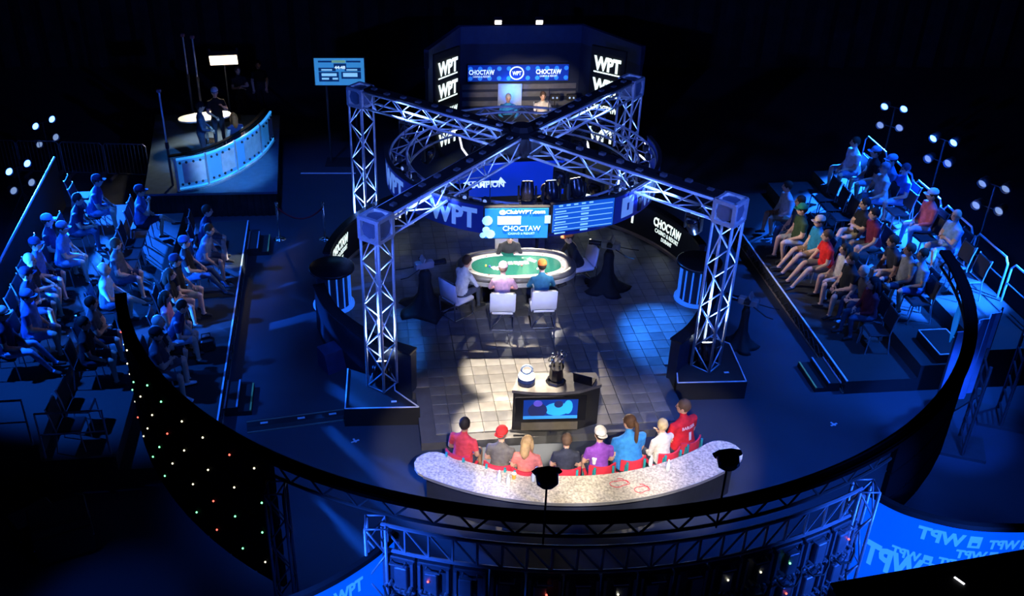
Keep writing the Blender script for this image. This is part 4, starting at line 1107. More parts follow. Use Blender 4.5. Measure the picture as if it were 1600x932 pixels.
seat_row(LSt, .6, fl, [
    ((221, 300), dict(label='man in blue tee and dark cap resting chin on hand in middle row', shirt=(.05, .12, .32), cap=navy, arms='chin', legs='cross', build=1.1)),
    ((184, 383), dict(label='large man in charcoal tee looking sideways in middle row', shirt=(.07, .07, .08), pants=(.05, .06, .1), build=1.2, turn=35)),
    ((166, 423), dict(label='older man in light blue tee holding a drink in middle row', shirt=lblue, pants=(.2, .3, .5), arms='phone', hair=(.35, .33, .32), legs='cross')),
    ((146, 475), dict(label='man in dark grey tee with black hair in middle row', shirt=(.05, .055, .07), arms='cross', hair=(.015, .012, .01))),
    ((135, 507), dict(label='man in black tee with arms stretched to knees in middle row', shirt=blk, arms='knee', hair=(.015, .012, .01))),
], 'middle row beside the television desk stand', 'l')
seat_row(LSt, .9, fl, [
    ((154, 284), dict(label='man in navy tee with backwards cap reading a sheet in back row', shirt=(.03, .07, .2), cap=navy, arms='phone', lean=18, pants=(.12, .2, .35))),
    ((124, 313), dict(label='man in navy tee using his phone in back row', shirt=navy, arms='phone', lean=16, pants=jean, trouser='long', hair=blk)),
    ((77, 346), dict(label='spectator in grey blue cap sitting against the dark wall', shirt=navy, cap=lblue)),
    ((100, 358), dict(label='man in black vest over blue tee holding a cup in back row', shirt=(.07, .16, .35), cap=(.12, .2, .34), arms='phone', lean=12, pants=lblue)),
    ((58, 383), dict(label='spectator in dark cap and blue tee against the dark wall', shirt=(.06, .12, .3), cap=(.05, .1, .25))),
    ((50, 408), dict(label='grey haired man in black tee with pale shorts holding phone', shirt=blk, hair=(.3, .32, .36), arms='phone', pants=lblue)),
    ((44, 430), dict(label='spectator in dark blue cap and tee bending sideways in back row', shirt=navy, cap=navy, arms='cross', lean=10)),
    ((46, 465), dict(label='broad man in blue tee and grey cap with pale shorts in back row', shirt=(.06, .14, .38), cap=(.12, .22, .42), pants=lblue, build=1.2, arms='lap')),
    ((6, 492), dict(label='man in white cap and dark tee at near end of back row', shirt=navy, cap=wht, arms='lap', pants=lblue, trouser='long', legs='ext')),
], 'back row beside the television desk stand', 'l')
seat_row(RSt, .3, fr_, [
    ((1228, 293), dict(label='man in white long sleeved shirt and tan shorts alone at row end', shirt=wht, sleeve='long', pants=(.35, .2, .1), lean=10, arms='lap')),
    ((1248, 316), dict(label='spectator in dark navy top and jeans behind green cap man', shirt=navy, pants=jean, trouser='long')),
    ((1251, 329), dict(label='man in green cap and black and green shirt with white shorts', shirt=(.03, .05, .02), cap=(.02, .2, .1), pants=(.5, .46, .4), arms='lap')),
    ((1278, 348), dict(label='man in teal tee and tan cap with tan shorts', shirt=(.02, .18, .3), cap=(.55, .4, .3), pants=(.35, .2, .1), build=1.15, legs='ext')),
    ((1290, 370), dict(label='man in bright red polo with legs stretched out', shirt=(.72, .02, .02), pants=(.18, .17, .16), arms='knee', lean=12, legs='ext', hair=(.1, .05, .03), skin=2)),
    ((1317, 391), dict(label='dark haired woman in white patterned top and tan skirt', shirt=(.55, .48, .45), pants=(.45, .33, .22), hairtype='long', size=.93)),
    ((1329, 406), dict(label='man in black tee and black shorts with red white stripe', shirt=blk, pants=(.02, .018, .02), build=1.15, legs='wide')),
    ((1348, 425), dict(label='bald man in dark tee leaning forward with cup', shirt=(.06, .05, .05), hairtype='bald', lean=20, arms='phone', pants=jean, trouser='long', skin=2)),
    ((1361, 444), dict(label='woman in black jacket with maroon scarf and jeans at row end', shirt=(.08, .012, .025), pants=(.02, .06, .1), trouser='long', sleeve='long', hairtype='long', hair=blk, size=.96)),
], 'front row of railed stand', 'r')
seat_row(RSt, .6, fr_, [
    ((1349, 320), dict(label='man in black tee with arms crossed in middle row', shirt=blk, arms='cross', pants=khaki, hair=blk, legs='cross')),
    ((1364, 336), dict(label='man in maroon tee with forearms on knees in middle row', shirt=(.14, .015, .04), arms='knee', pants=(.2, .2, .2), hair=blk, lean=12)),
    ((1393, 379), dict(label='man in black patterned tee bending forward in middle row', shirt=(.03, .03, .04), arms='phone', lean=20, pants=(.3, .35, .45))),
    ((1419, 392), dict(label='man in light grey tee with dark hair in middle row', shirt=(.25, .25, .26), arms='lap', hair=(.06, .04, .03))),
    ((1439, 400), dict(label='spectator in pale blue shirt at near end of middle row', shirt=lblue, arms='lap', pants=(.06, .1, .25))),
], 'middle row of railed stand', 'r')
seat_row(RSt, .9, fr_, [
    ((1334, 224), dict(label='large man in white tee at far end of back row', shirt=wht, build=1.25, pants=(.12, .15, .25), legs='wide')),
    ((1366, 239), dict(label='man in pale cap and black tee in back row', shirt=blk, cap=lblue, pants=lblue)),
    ((1380, 264), dict(label='spectator in white shirt with hands on knees in back row', shirt=wht, lean=5, arms='knee', pants=lblue, hair=(.2, .25, .35))),
    ((1391, 252), dict(label='spectator in pale visor cap and patterned blue tee in back row', shirt=(.1, .2, .4), cap=lblue)),
    ((1412, 266), dict(label='dark haired man in royal blue tee leaning back by guard rail', shirt=(.05, .15, .5), hair=(.03, .04, .08), pants=lblue)),
    ((1454, 306), dict(label='man in white cap and red fronted jersey in back row', shirt=(.5, .1, .12), cap=wht, sleeve='long', arms='lap', pants=lblue, trouser='long', build=1.1)),
    ((1492, 338), dict(label='bald man in light blue tee with arms crossed in back row', shirt=lblue, hairtype='bald', arms='cross', pants=(.1, .2, .4), build=1.15)),
], 'back row of railed stand', 'r')
def empty_chairs(st, lst, face, group):
    for d, t, z in lst: aud_chair(st.at(d, t, z), face + R(rnd.uniform(-4, 4)), 'empty black fabric chair with metal frame, ' + group, 'empty chairs, ' + group)
empty_chairs(LSt, [(2.35, 5.85, .6), (2.35, 5.3, .6), (2.35, 4.75, .6), (2.35, 7.2, .6), (3.7, 7.4, .9), (3.9, 7.9, .9), (.95, 6.9, .3)], fl, 'in the stand beside the television desk')
empty_chairs(RSt, [(2.1, 5.6, .6), (2.1, 6.15, .6), (2.1, 6.7, .6), (3.25, 5.2, .9), (3.25, 3.9, .9), (2.1, 1.7, .6), (3.25, 2.6, .9), (3.25, 2.0, .9), (1.0, 1.1, .3)], fr_, 'in the railed stand')
# rail and chairs at the near end of the stand beside the television desk
for k, (d0, d1, z) in enumerate(((1.7, 2.8, .6), (2.95, 4.35, .9))):
    A0, A1 = LSt.at(d0, -1.22, z), LSt.at(d1, -1.22, z)
    o = thing('end_rail', (0, 0, 0), 0, 'steel rail closing the stand end beside ' + ('the middle row' if k == 0 else 'the back row under the dark wall'), 'railing')
    obj('hoop', MB().path([A0, A0 + Vector((0, 0, .95)), A1 + Vector((0, 0, .95)), A1], .022, 6), railm, o)
    obj('mid_rail', MB().path([A0 + Vector((0, 0, .5)), A1 + Vector((0, 0, .5))], .016, 6), railm, o)
empty_chairs(LSt, [(2.3, -.35, .6), (2.35, -.9, .6)], fl, 'by the end rail of the stand')
# objects carried by spectators
o = thing('bag', gp(325, 548, .3), .4, 'black leather bag on riser floor between the bare feet and white shoes', 'bag')
obj('bag_body', MB().rbox((0, 0, .15), (.32, .18, .3), .04), blackgloss, o)
obj('strap', MB().path([(-.1, 0, .29), (-.08, .02, .4), (.08, .02, .4), (.1, 0, .29)], .012, 5), black, o)
# steps unit with white edge at open end of railed stand
o = thing('stage_block', RSt.at(2.1, .5, .6), fr_, 'low black block with white edges at open end of railed stand', 'block')
obj('block_body', MB().rbox((0, 0, .1), (.6, .9, .2), .01), black, o)
for a, b in (((-.29, -.44), (.29, -.44)), ((.29, -.44), (.29, .44)), ((.29, .44), (-.29, .44)), ((-.29, .44), (-.29, -.44))):
    obj('edge_tape', MB().path([(*a, .205), (*b, .205)], .014, 4), tape, o)

# ------------------------------------------------------------------ blue par light stands
def par_stand(base, ztop, aim, label, lit=2):
    o = thing('par_light_stand', base, 0, label, 'light stand')
    obj('pole', MB().tube((0, 0, .1), (0, 0, ztop), .025, n=8), darkalu, o)
    for k in range(3):
        t = 2 * PI * k / 3
        obj('leg', MB().path([(0, 0, .5), (.45 * math.cos(t), .45 * math.sin(t), .02)], .016, 6), darkalu, o)
    h = math.atan2(aim[1] - base[1], aim[0] - base[0])
    sd = Vector((-math.sin(h), math.cos(h), 0))
    for lv, z in enumerate((ztop, ztop - .55)):
        obj('crossbar', MB().tube(tuple(-sd * .3 + Vector((0, 0, z))), tuple(sd * .3 + Vector((0, 0, z))), .018, n=6), darkalu, o)
        for s_ in (-1, 1):
            c = sd * .26 * s_ + Vector((0, 0, z + (.06 if s_ > 0 else 0)))
            dv = (Vector(aim) - Vector(base) - Vector((0, 0, z))).normalized()
            Mx = dv.to_track_quat('Z', 'Y').to_matrix()
            can = obj('par_can', MB().lathe([(.06, -.16), (.09, -.12), (.1, .0), (.115, .02), (.115, .12), (.105, .125), (.1, .05)], 14, tuple(c), Mx), mat('par_can_grey', (.3, .32, .36), .4, .4), o, True)
            obj('lens', MB().lathe([(0, .06), (.1, .06), (.1, .07), (0, .07)], 14, tuple(c), Mx), lens_blue if lv < lit // 2 else lens_dim, can)
    return o
PAR = []
def place_par(px, py, y, aim, label, lit=2):
    p = gy(px, py, y)
    par_stand((p.x, p.y, 0), p.z, aim, label, lit)
    PAR.append((p, aim))
place_par(1399, 168, 26.6, (7.6, 21.5, 1), 'tall stand with blue glowing par lamps behind the far end of guard rail')
place_par(1477, 219, 23.4, (7.6, 20, 1), 'tall stand with blue glowing par lamps midway behind the guard rail')
place_par(1556, 290, 20.9, (8.5, 18, 1), 'stand with unlit par lamps near open end behind guard rail', 0)
place_par(66, 192, 27.3, (-5.0, 21.5, 1), 'tall stand with blue glowing par lamps far behind dark stand wall')
place_par(26, 262, 24.6, (-5.0, 19, 1), 'tall stand with blue glowing par lamps closer behind dark stand wall')

# ------------------------------------------------------------------ rope posts
def stanchion(px, py, label):
    p = gp(px, py)
    o = thing('rope_post', p, 0, label, 'rope post')
    obj('base', MB().lathe([(.16, 0), (.16, .02), (.05, .05), (.03, .06)], 18), chrome, o, True)
    obj('post', MB().tube((0, 0, .05), (0, 0, .95), .028, n=10), chrome, o, True)
    obj('finial', MB().ell((0, 0, 1.0), (.045, .045, .045)), chrome, o, True)
    return p
s1 = stanchion(437, 374, 'chrome rope post close to the steps'); s2 = stanchion(508, 374, 'chrome rope post close to the sign wall')
mb = MB(); mb.path([s1.lerp(s2, i / 14) + Vector((0, 0, .9 - .32 * (1 - (2 * i / 14 - 1) ** 2))) for i in range(15)], .022, 6)
tag(obj('barrier_rope', mb, mat('red_rope', (.3, .01, .02), .8), None, True), 'sagging red velvet rope between two chrome posts', 'rope')

# ------------------------------------------------------------------ commentary booth
booth = thing('commentary_booth', (0, 0, 0), 0, 'dark commentary booth with slanted lit sign panels and video wall', 'booth')
bm_ = mat('booth_dark_blue', (.012, .02, .045), .5)
BL, BR_, FLb, FRb = (.35, 31.0), (4.15, 31.15), (-.62, 28.6), (5.65, 28.95)
obj('back_wall', MB().wall([BL, BR_], .1, 0, 3.0), bm_, booth)
obj('side_wall', MB().wall([BL, FLb], .1, 0, 3.0), bm_, booth)
obj('side_wall', MB().wall([BR_, FRb], .1, 0, 3.0), bm_, booth)
obj('top_fascia', MB().wall([FLb, BL, BR_, FRb], .16, 2.55, 3.1), mat('booth_fascia', (.02, .04, .1), .5), booth)
for k, z in enumerate((1.1, .85, .55)):
    obj('wall_slat', MB().wall([(BL[0] + .1, BL[1] - .08), (BR_[0] - .1, BR_[1] - .08)], .03, z, z + .16), mat('slat_grey', (.12, .12, .13), .4), booth)
v0 = Vector((.62, 30.88, 0)); v1 = Vector((3.78, 31.0, 0))
o, mp, wd, ht = screen('video_wall', v0, v1, 1.38, 1.9, 'wide blue video wall with dots and white lettering behind commentators')
mb = MB(); plate(mb, mp, -wd / 2, -ht / 2, wd / 2, ht / 2, .02); obj('display', mb, mat('vw_blue', (.005, .03, .3), .3, emit=.8, noise=0, ecol=(.003, .025, .3)), o)
dotm = mat('vw_dot', (.03, .25, .9), .3, emit=.8, noise=0, ecol=(.02, .2, .9))
for k in range(22):
    x = -1.5 + 3.0 * (k % 11) / 10; y = (.15 if k < 11 else -.16)
    if abs(x) < .25: continue
    mb = MB(); mb.lathe([(0, 0), (.07, 0), (.07, .003), (0, .003)], 10, mp(x, y, .026), Matrix.Rotation(PI / 2, 3, 'X')); obj('dot', mb, dotm, o)
up2 = lambda x, y, r: mp(x, y, r + .03)
for x0 in (-1.15, .95):
    mb = MB(); lettering(mb, 'CHOCTAW', up2, x0, .04, .8, .16, .03); obj('lettering', mb, scr_w, o)
    mb = MB(); lettering(mb, 'CASINO & RESORT', up2, x0, -.1, .55, .06, .0); obj('lettering', mb, scr_w, o)
tor = MB(); tor.path([mp(.21 * math.cos(2 * PI * i / 24) - .05, .2 * math.sin(2 * PI * i / 24), .03) for i in range(25)], .02, 5); obj('emblem_ring', tor, scr_w, o)
mb = MB(); lettering(mb, 'WPT', up2, -.05, 0, .28, .13, .03); obj('lettering', mb, scr_w, o)
ring_l = mat('booth_pale_panel', (.35, .4, .5), .5)
obj('glow_panel', MB().box((1.95, 30.83, .95), (.75, .04, .75)), ring_l, booth)
# lit lettered panels at the two front sides
def sign_panel(A, B, label):
    o, mpp, wd, ht = screen('sign_panel', A, B, .05, 3.15, label, 'sign panel')
    u_ = lambda x, y, r: mpp(x, y, r + .012)
    for y in (1.1, .45):
        mb = MB(); lettering(mb, 'WPT', u_, 0, y, wd * .82, .42, .05); obj('lettering', mb, white_e, o)
        mb = MB(); plate(mb, u_, -wd * .4, y - .28, wd * .4, y - .24); obj('underline', mb, white_e, o)
    mb = MB(); lettering(mb, 'CHOCTAW', u_, 0, -.22, wd * .82, .2, .03); obj('lettering', mb, white_e, o)
    mb = MB(); lettering(mb, 'WPT', u_, 0, -1.05, wd * .8, .4, .05); obj('lettering', mb, white_e, o)
    return o
sign_panel(Vector((-.35, 27.9, 0)), Vector((.33, 28.7, 0)), 'tall slanted black panel with glowing white lettering beyond the monitor side of booth')
sign_panel(Vector((4.15, 28.8, 0)), Vector((5.0, 28.15, 0)), 'tall slanted black panel with glowing white lettering beyond the rear tower')
cdk = thing('commentary_desk', (2.3, 29.35, 0), R(3), 'dark commentary desk in front of two seated commentators', 'desk')
obj('desk_top', MB().prism([(-1.5, -.3), (1.5, -.3), (1.4, .25), (-1.4, .25)], .72, .77), black, cdk)
obj('desk_front', MB().prism([(-1.45, -.26), (1.45, -.26), (1.45, -.2), (-1.45, -.2)], 0, .72), bm_, cdk)
for (px, py), kw in (((794, 153), dict(label='commentator in blue shirt with grey hair seated in booth', shirt=(.03, .22, .45), hair=(.35, .33, .32))), ((848, 150), dict(label='commentator in light grey jacket seated in booth', shirt=(.55, .5, .44), hair=(.12, .07, .04)))):
    p = gp(px, py, 1.25); lab = kw.pop('label')
    person((p.x, p.y, 0), R(-88), lab, sleeve='long', trouser='long', lean=4, arms='table', **kw)
    aud_chair((p.x, p.y + .02, 0), R(-88), 'black chair in booth under the ' + ('blue shirt' if 'blue' in lab else 'grey jacket') + ' commentator', 'booth chairs')
for px, py in ((778, 46), (842, 44)):
    p = gy(px, py, 31.0)
    o = thing('booth_flood_light', (p.x, p.y, 3.1), 0, 'small flood light on top of commentary booth', 'stage light', 'booth top lights')
    obj('bracket', MB().path([(-.12, 0, 0), (-.12, 0, .16), (.12, 0, .16), (.12, 0, 0)], .012, 5), black, o)
    obj('housing', MB().rbox((0, 0, .16), (.26, .16, .2), .02, M=Matrix.Rotation(R(20), 3, 'X')), black, o)
    obj('lens', MB().box((0, -.083, .13), (.2, .012, .13), M=Matrix.Rotation(R(20), 3, 'X')), lens_warm, o)
for px, py in ((867, 152), (893, 152)):
    p = gy(px, py, 29.4)
    o = thing('desk_lamp', (p.x, p.y, .77), 0, 'small lamp with two bulbs on commentary desk', 'lamp', 'commentary desk lamps')
    obj('stem', MB().tube((0, 0, 0), (0, 0, p.z - .77), .015), black, o)
    obj('shade', MB().rbox((0, 0, p.z - .77), (.3, .1, .2), .02), black, o)
    for s_ in (-1, 1): obj('bulb', MB().ell((s_ * .06, -.06, p.z - .77), (.03, .03, .03)), lens_dim, o)
# blue champion screen and white light strips before the booth
A, B = S(-.95, 4.35), S(1.9, 4.35)
o, mp, wd, ht = screen('champion_screen', A, B, .55, 1.5, 'low wide blue screen with white script behind the poker table')
for xx in (-1, 1): obj('stand_leg', MB().box((xx, .05, -.28), (.08, .3, .55)), black, o)
mb = MB(); plate(mb, mp, -wd / 2, -ht / 2, wd / 2, ht / 2, .012); obj('display', mb, mat('champ_blue', (.005, .03, .45), .3, emit=.8, noise=0, ecol=(.003, .03, .5)), o)
up3 = lambda x, y, r: mp(x, y, r + .013)
mb = MB(); lettering(mb, 'CHAMPION', up3, -.7, -.12, 1.1, .18, .03); obj('lettering', mb, scr_w, o)
mb = MB(); mb.add([up3(-1.2, -.02, .006), up3(-.1, -.1, .006), up3(-.25, .08, .006), up3(-.3, -.02, .006)], [(0, 1, 2, 3)]); obj('swoosh', mb, scr_w, o)
for k, pts_ in enumerate(([(718, 214), (722, 232), (730, 243), (738, 248)], [(909, 210), (918, 224), (920, 236), (915, 243)])):
    y = 26.2
    P3 = [gy(px, py, y) for px, py in pts_]
    o = thing('light_strip_post', (P3[-1].x, y, 0), 0, 'curved white light strip on dark post ' + ('beneath the lettered panel facing the monitor' if k == 0 else 'beneath the panel by rear tower'), 'light strip')
    q = [p - Vector((P3[-1].x, y, 0)) for p in P3]
    obj('strip', MB().path(q, .03, 6), mat('white_strip', (.9, .9, .95), .3, emit=1.5, noise=0), o)
    obj('post_body', MB().path([(0, .08, 0), (q[-1].x, .08, q[-1].z), *[tuple(v_ + Vector((0, .07, 0))) for v_ in reversed(q)]], .05, 6), black, o)

# ------------------------------------------------------------------ monitor on stand
p0 = gy(493, 133, 27.6); p1 = gy(570, 131, 27.6)
zt = gy(493, 91, 27.6).z
o, mp, wd, ht = screen('monitor', (p0.x, 27.6, 0), (p1.x, 27.6, 0), p0.z, zt, 'tournament clock monitor on tall stand', 'monitor')
mb = MB(); plate(mb, mp, -wd / 2, -ht / 2, wd / 2, ht / 2, .012); obj('display', mb, mat('mon_cyan', (.05, .3, .6), .3, emit=.8, noise=0, ecol=(.04, .26, .55)), o)
u4 = lambda x, y, r: mp(x, y, r + .013)
for (x0, y0, x1, y1, m) in ((-.58, .02, -.1, .12, scr_d), (.15, .02, .6, .12, scr_d), (-.58, -.28, -.02, .0, scr_d), (.05, -.2, .6, .0, scr_d), (-.15, .08, .2, .24, scr_d), (-.58, .27, -.2, .32, scr_d), (.2, .27, .6, .32, scr_d),
                            (-.2, .26, .18, .33, mat('mon_green', (.2, .45, .3), .3, emit=.6, noise=0))):
    mb = MB(); plate(mb, u4, x0, y0, x1, y1); obj('screen_block', mb, m, o)
u5 = lambda x, y, r: mp(x, y, r + .019)
mb = MB(); lettering(mb, '44:48', u5, .02, .13, .3, .09, .03); obj('lettering', mb, scr_w, o)
for (x0, y0, x1, y1) in ((-.5, -.12, -.08, -.04), (-.5, -.22, -.3, -.17), (-.2, -.22, -.05, -.17), (.1, -.14, .5, -.03), (-.5, .04, -.2, .08), (.2, .04, .5, .08)):
    mb = MB(); plate(mb, u5, x0, y0, x1, y1); obj('screen_line', mb, scr_p, o)
for s_ in (-1, 1): obj('stand_pole', MB().tube((s_ * .4, .1, -p0.z), (s_ * .4, .1, .0), .03, n=8), darkalu, o)
obj('stand_foot', MB().box((0, .1, -p0.z + .02), (1.1, .6, .04)), black, o)

# ------------------------------------------------------------------ television desk on its podium
PZ = .7
podm = mat('podium_gloss_floor', (.06, .1, .16), .22, noise=.1, spec=.6)
pod = thing('podium', (0, 0, 0), 0, 'black skirted podium with glossy blue floor under the television desk', 'podium')
ppoly = [(-7.9, 24.05), (-4.46, 24.19), (-5.18, 29.74), (-9.0, 29.8)]
obj('podium_floor', MB().prism(ppoly, PZ - .06, PZ), podm, pod)
sk = []
for i in range(4):
    a, b = Vector(ppoly[i]), Vector(ppoly[(i + 1) % 4])
    n = int((b - a).length / .06)
    nn = Vector((-(b - a).y, (b - a).x)).normalized()
    sk += [tuple(a.lerp(b, j / n) + nn * (.03 + .02 * math.sin(j * 2.1))) for j in range(n)]
mb = MB(); mb.prism(sk, 0, PZ - .06); obj('pleated_skirt', mb, drape, pod)
dpts = smooth_pts([tuple(gp(*q, PZ)[:2]) for q in ((280, 299), (318, 292), (352, 280), (390, 258), (414, 238), (427, 220))], 4)
tvd = thing('television_desk', (0, 0, 0), 0, 'curved desk front of bolted silver panels with blue glow on podium', 'desk')
panelm = mat('silver_translucent_panel', (.55, .56, .6), .35, .3)
bolt_m = mat('dark_bolt', (.02, .02, .03), .4)
nseg = len(dpts) - 1
for k in range(4):
    i0, i1 = k * 5, min(nseg, k * 5 + 5)
    seg = dpts[i0:i1 + 1]
    pn = obj('front_panel', MB().wall(seg, .03, PZ + .1, PZ + .86), mat('blue_lit_panel', (.1, .25, .5), .4, emit=.3, noise=0, ecol=(.03, .28, .8)), tvd)  # blue light on the panel is put in as glow
    sub_ = smooth_pts(seg, 3); sub_ = sub_[int(len(sub_) * (.28 if k % 2 == 0 else .5)):-1]
    obj('silver_plate', MB().wall(sub_, .05, PZ + .2, PZ + .76), panelm, pn)
    for j in range(1, len(seg) - 1):
        for z in (PZ + .18, PZ + .78):
            q = Vector(seg[j]); dq = (Vector(seg[j + 1]) - Vector(seg[j - 1])).normalized(); nq = Vector((dq.y, -dq.x))
            obj('bolt', MB().ell((q.x + nq.x * .03, q.y + nq.y * .03, z), (.035, .035, .035)), bolt_m, pn)
    obj('post', MB().tube((seg[0][0], seg[0][1], PZ), (seg[0][0], seg[0][1], PZ + .92), .04, n=8), silver, tvd)
glow = mat('desk_blue_edge', (.05, .4, .9), .3, emit=1.0, noise=0, ecol=(.03, .32, .85))
obj('blue_edge', MB().wall(dpts, .05, PZ + .86, PZ + .91), glow, tvd)
obj('blue_edge', MB().wall(dpts, .05, PZ + .05, PZ + .1), glow, tvd)
inn = [(p[0] - .18, p[1] + .12) for p in dpts]
obj('desk_top', MB().wall(inn, .1, PZ + .91, PZ + .95), void, tvd)
obj('foot_rail', MB().wall([(p[0] + .05, p[1] - .06) for p in dpts], .05, PZ, PZ + .05), silver, tvd)
wt = thing('white_table', (-6.95, 27.6, PZ), R(20), 'white topped table behind the curved television desk', 'table')
obj('table_top', MB().prism(oval(.75, .35, 24), .74, .78), mat('white_table_top', (.8, .78, .72), .4), wt)
obj('leg', MB().lathe([(.25, 0), (.25, .03), (.05, .06), (.05, .74)], 14), chrome, wt)
def stander(px, py, ground, label, face, hz=1.62, pose='stand', **kw):
    p = gp(px, py, ground + hz * kw.get('size', 1))
    person((p.x, p.y, ground), face, label, pose=pose, **kw)
stander(335, 146, PZ, 'crew member in white cap, headset and black tee at television desk', R(-70), shirt=blk, cap=wht, arms='lift', trouser='long', lean=4)
stander(309, 170, PZ, 'person in dark coat and cap facing away at television desk', R(10), shirt=(.02, .03, .07), cap=blk, sleeve='long', trouser='long', lean=4, arms='lap')
stander(366, 183, PZ, 'red haired woman in navy sleeveless dress at television desk', R(120), shirt=(.012, .02, .07), sleeve='none', hairtype='long', hair=(.34, .07, .015), trouser='long', pants=(.012, .02, .07), size=.95, arms='lap', skin=2, pose='sit', hz=1.3)
stander(403, 103, 0, 'man in black standing behind the television podium', R(-80), shirt=blk, trouser='long', pants=blk, arms='side', lean=0)
stander(371, 112, 0, 'dark dressed man with arms folded behind television podium', R(-60), shirt=blk, trouser='long', pants=blk, arms='cross', lean=0)
# soft light on its stand and the two poles
q = gy(349, 92, 29.2)
sl = thing('soft_light', (q.x, q.y, 0), R(8), 'bright warm soft light panel on stand above the television desk', 'light')
obj('housing', MB().rbox((0, .1, q.z), (.86, .16, .42), .02, M=Matrix.Rotation(R(28), 3, 'X')), black, sl)
obj('diffuser', MB().rbox((0, .012, q.z - .045), (.8, .03, .36), .008, M=Matrix.Rotation(R(28), 3, 'X')), mat('soft_light_face', (1, .9, .75), .4, emit=3.2, noise=0, ecol=(1, .8, .52)), sl)
for s_ in (-1, 1): obj('barn_knob', MB().ell((s_ * .4, .1, q.z + .24), (.05, .05, .05)), black, sl)
obj('stand_pole', MB().tube((0, .25, PZ), (0, .15, q.z), .025, n=8), darkalu, sl)
obj('stand_foot', MB().box((0, .25, PZ + .02), (.6, .5, .04)), black, sl)
for (px, py, y, lab, bot) in ((300, 58, 28.6, 'tall pale telescopic pole beside soft light', PZ), (285, 55, 28.9, 'thin tall pole with clamp behind soft light', PZ), (248, 142, 24.6, 'blue lit telescopic light pole at corner of podium', 0)):
    q = gy(px, py, y)
    o = thing('light_pole', (q.x, y, bot), 0, lab, 'pole')
    h_ = q.z - bot
    obj('lower_tube', MB().tube((0, 0, 0), (0, 0, h_ * .55), .035, n=8), darkalu, o)
    obj('upper_tube', MB().tube((0, 0, h_ * .55), (0, 0, h_), .024, n=8), mat('pole_grey', (.45, .45, .47), .4, .4), o)
    obj('collar', MB().tube((0, 0, h_ * .53), (0, 0, h_ * .58), .05, n=8), black, o)
    obj('head_clamp', MB().rbox((0, 0, h_), (.12, .1, .1), .02), mat('clamp_red', (.3, .12, .14), .5), o)
    for k in range(3):
        t = 2 * PI * k / 3 + .5
        obj('leg', MB().path([(0, 0, .5), (.35 * math.cos(t), .35 * math.sin(t), .02)], .016, 6), darkalu, o)
# crowd barriers behind the stand
barm = mat('barrier_steel', (.2, .2, .22), .4, .6)
for k in range(4):
    x0 = -13.4 + k * 1.25
    o = thing('crowd_barrier', (x0, 26.9 - .1 * k, 0), R(-4), 'steel crowd barrier with upright bars behind the audience stand', 'barrier', 'crowd barriers')
    obj('frame', MB().path([(0, 0, .15), (0, 0, 1.0), (.06, 0, 1.06), (1.14, 0, 1.06), (1.2, 0, 1.0), (1.2, 0, .15), (0, 0, .15)], .02, 6), barm, o)
    bme = MB().tube((0, 0, .15), (0, 0, 1.06), .009, n=5).mesh('bar', barm)
    for i in range(1, 11): c = link('bar', bme, o); c.location = (i * .11, 0, 0)
    for s_ in (.15, 1.05): obj('foot', MB().box((s_, 0, .05), (.05, .5, .1)), barm, o)

# ------------------------------------------------------------------ near hanging ring: rim, truss, panel backs, wing screens
RZ = 4.5; K = (CAMH - RZ) / CAMH
NC = Vector((2.2 * K, 22.9 * K, 0)); NR = 10.0 * K
def nr(phi, z, dr=0): return Vector((NC.x + (NR + dr) * math.cos(R(phi)), NC.y + (NR + dr) * math.sin(R(phi)), z))
def nl(phi, z, dr=0): return nr(phi, z, dr) - NC
nring = thing('front_ring_truss', NC, 0, 'large black curved ring truss hanging in front of the whole stage', 'truss ring')
A0r, A1r = -164, -4
for dr, z, rc in ((.03, RZ, .04), (.13, RZ, .035), (.08, RZ - .26, .022)):
    obj('chord', MB().path([tuple(nl(A0r + (A1r - A0r) * i / 84, z, dr)) for i in range(85)], rc, 6), void if z == RZ else darkalu, nring)
obj('rim_cover', MB().wall([tuple(nl(A0r + (A1r - A0r) * i / 84, 0, .08)[:2]) for i in range(85)], .16, RZ - .02, RZ + .03), void, nring)
N2 = 80
b0 = [MB().tube(tuple(nl(A0r, RZ - .26, .08)), tuple(nl(A0r + 2, RZ, .08)), .014, n=5).mesh('brace', darkalu), MB().tube(tuple(nl(A0r, RZ, .08)), tuple(nl(A0r + 2, RZ - .26, .08)), .014, n=5).mesh('brace', darkalu)]
for i in range(N2):
    c = link('brace', b0[i % 2], nring); c.rotation_euler = (0, 0, R(2 * i))
# lower display truss, lit blue at both ends
dt = thing('display_truss', NC, 0, 'curved steel truss carrying the display panels below the black rim', 'truss')
steel = mat('display_truss_steel', (.4, .43, .5), .4, .4)
for z in (4.2, 3.84):
    obj('chord', MB().path([tuple(nl(-109 + 50 * i / 40, z, .2)) for i in range(41)], .024, 6), steel, dt)
for i in range(22):
    p_ = -109 + 50 * i / 21
    obj('upright', MB().tube(tuple(nl(p_, 3.84, .2)), tuple(nl(p_, 4.2, .2)), .016, n=5), steel, dt)
    if i < 21: obj('brace', MB().tube(tuple(nl(p_, 4.2 if p_ < -85 else 3.84, .2)), tuple(nl(p_ + 50 / 21, 3.84 if p_ < -85 else 4.2, .2)), .013, n=5), steel, dt)
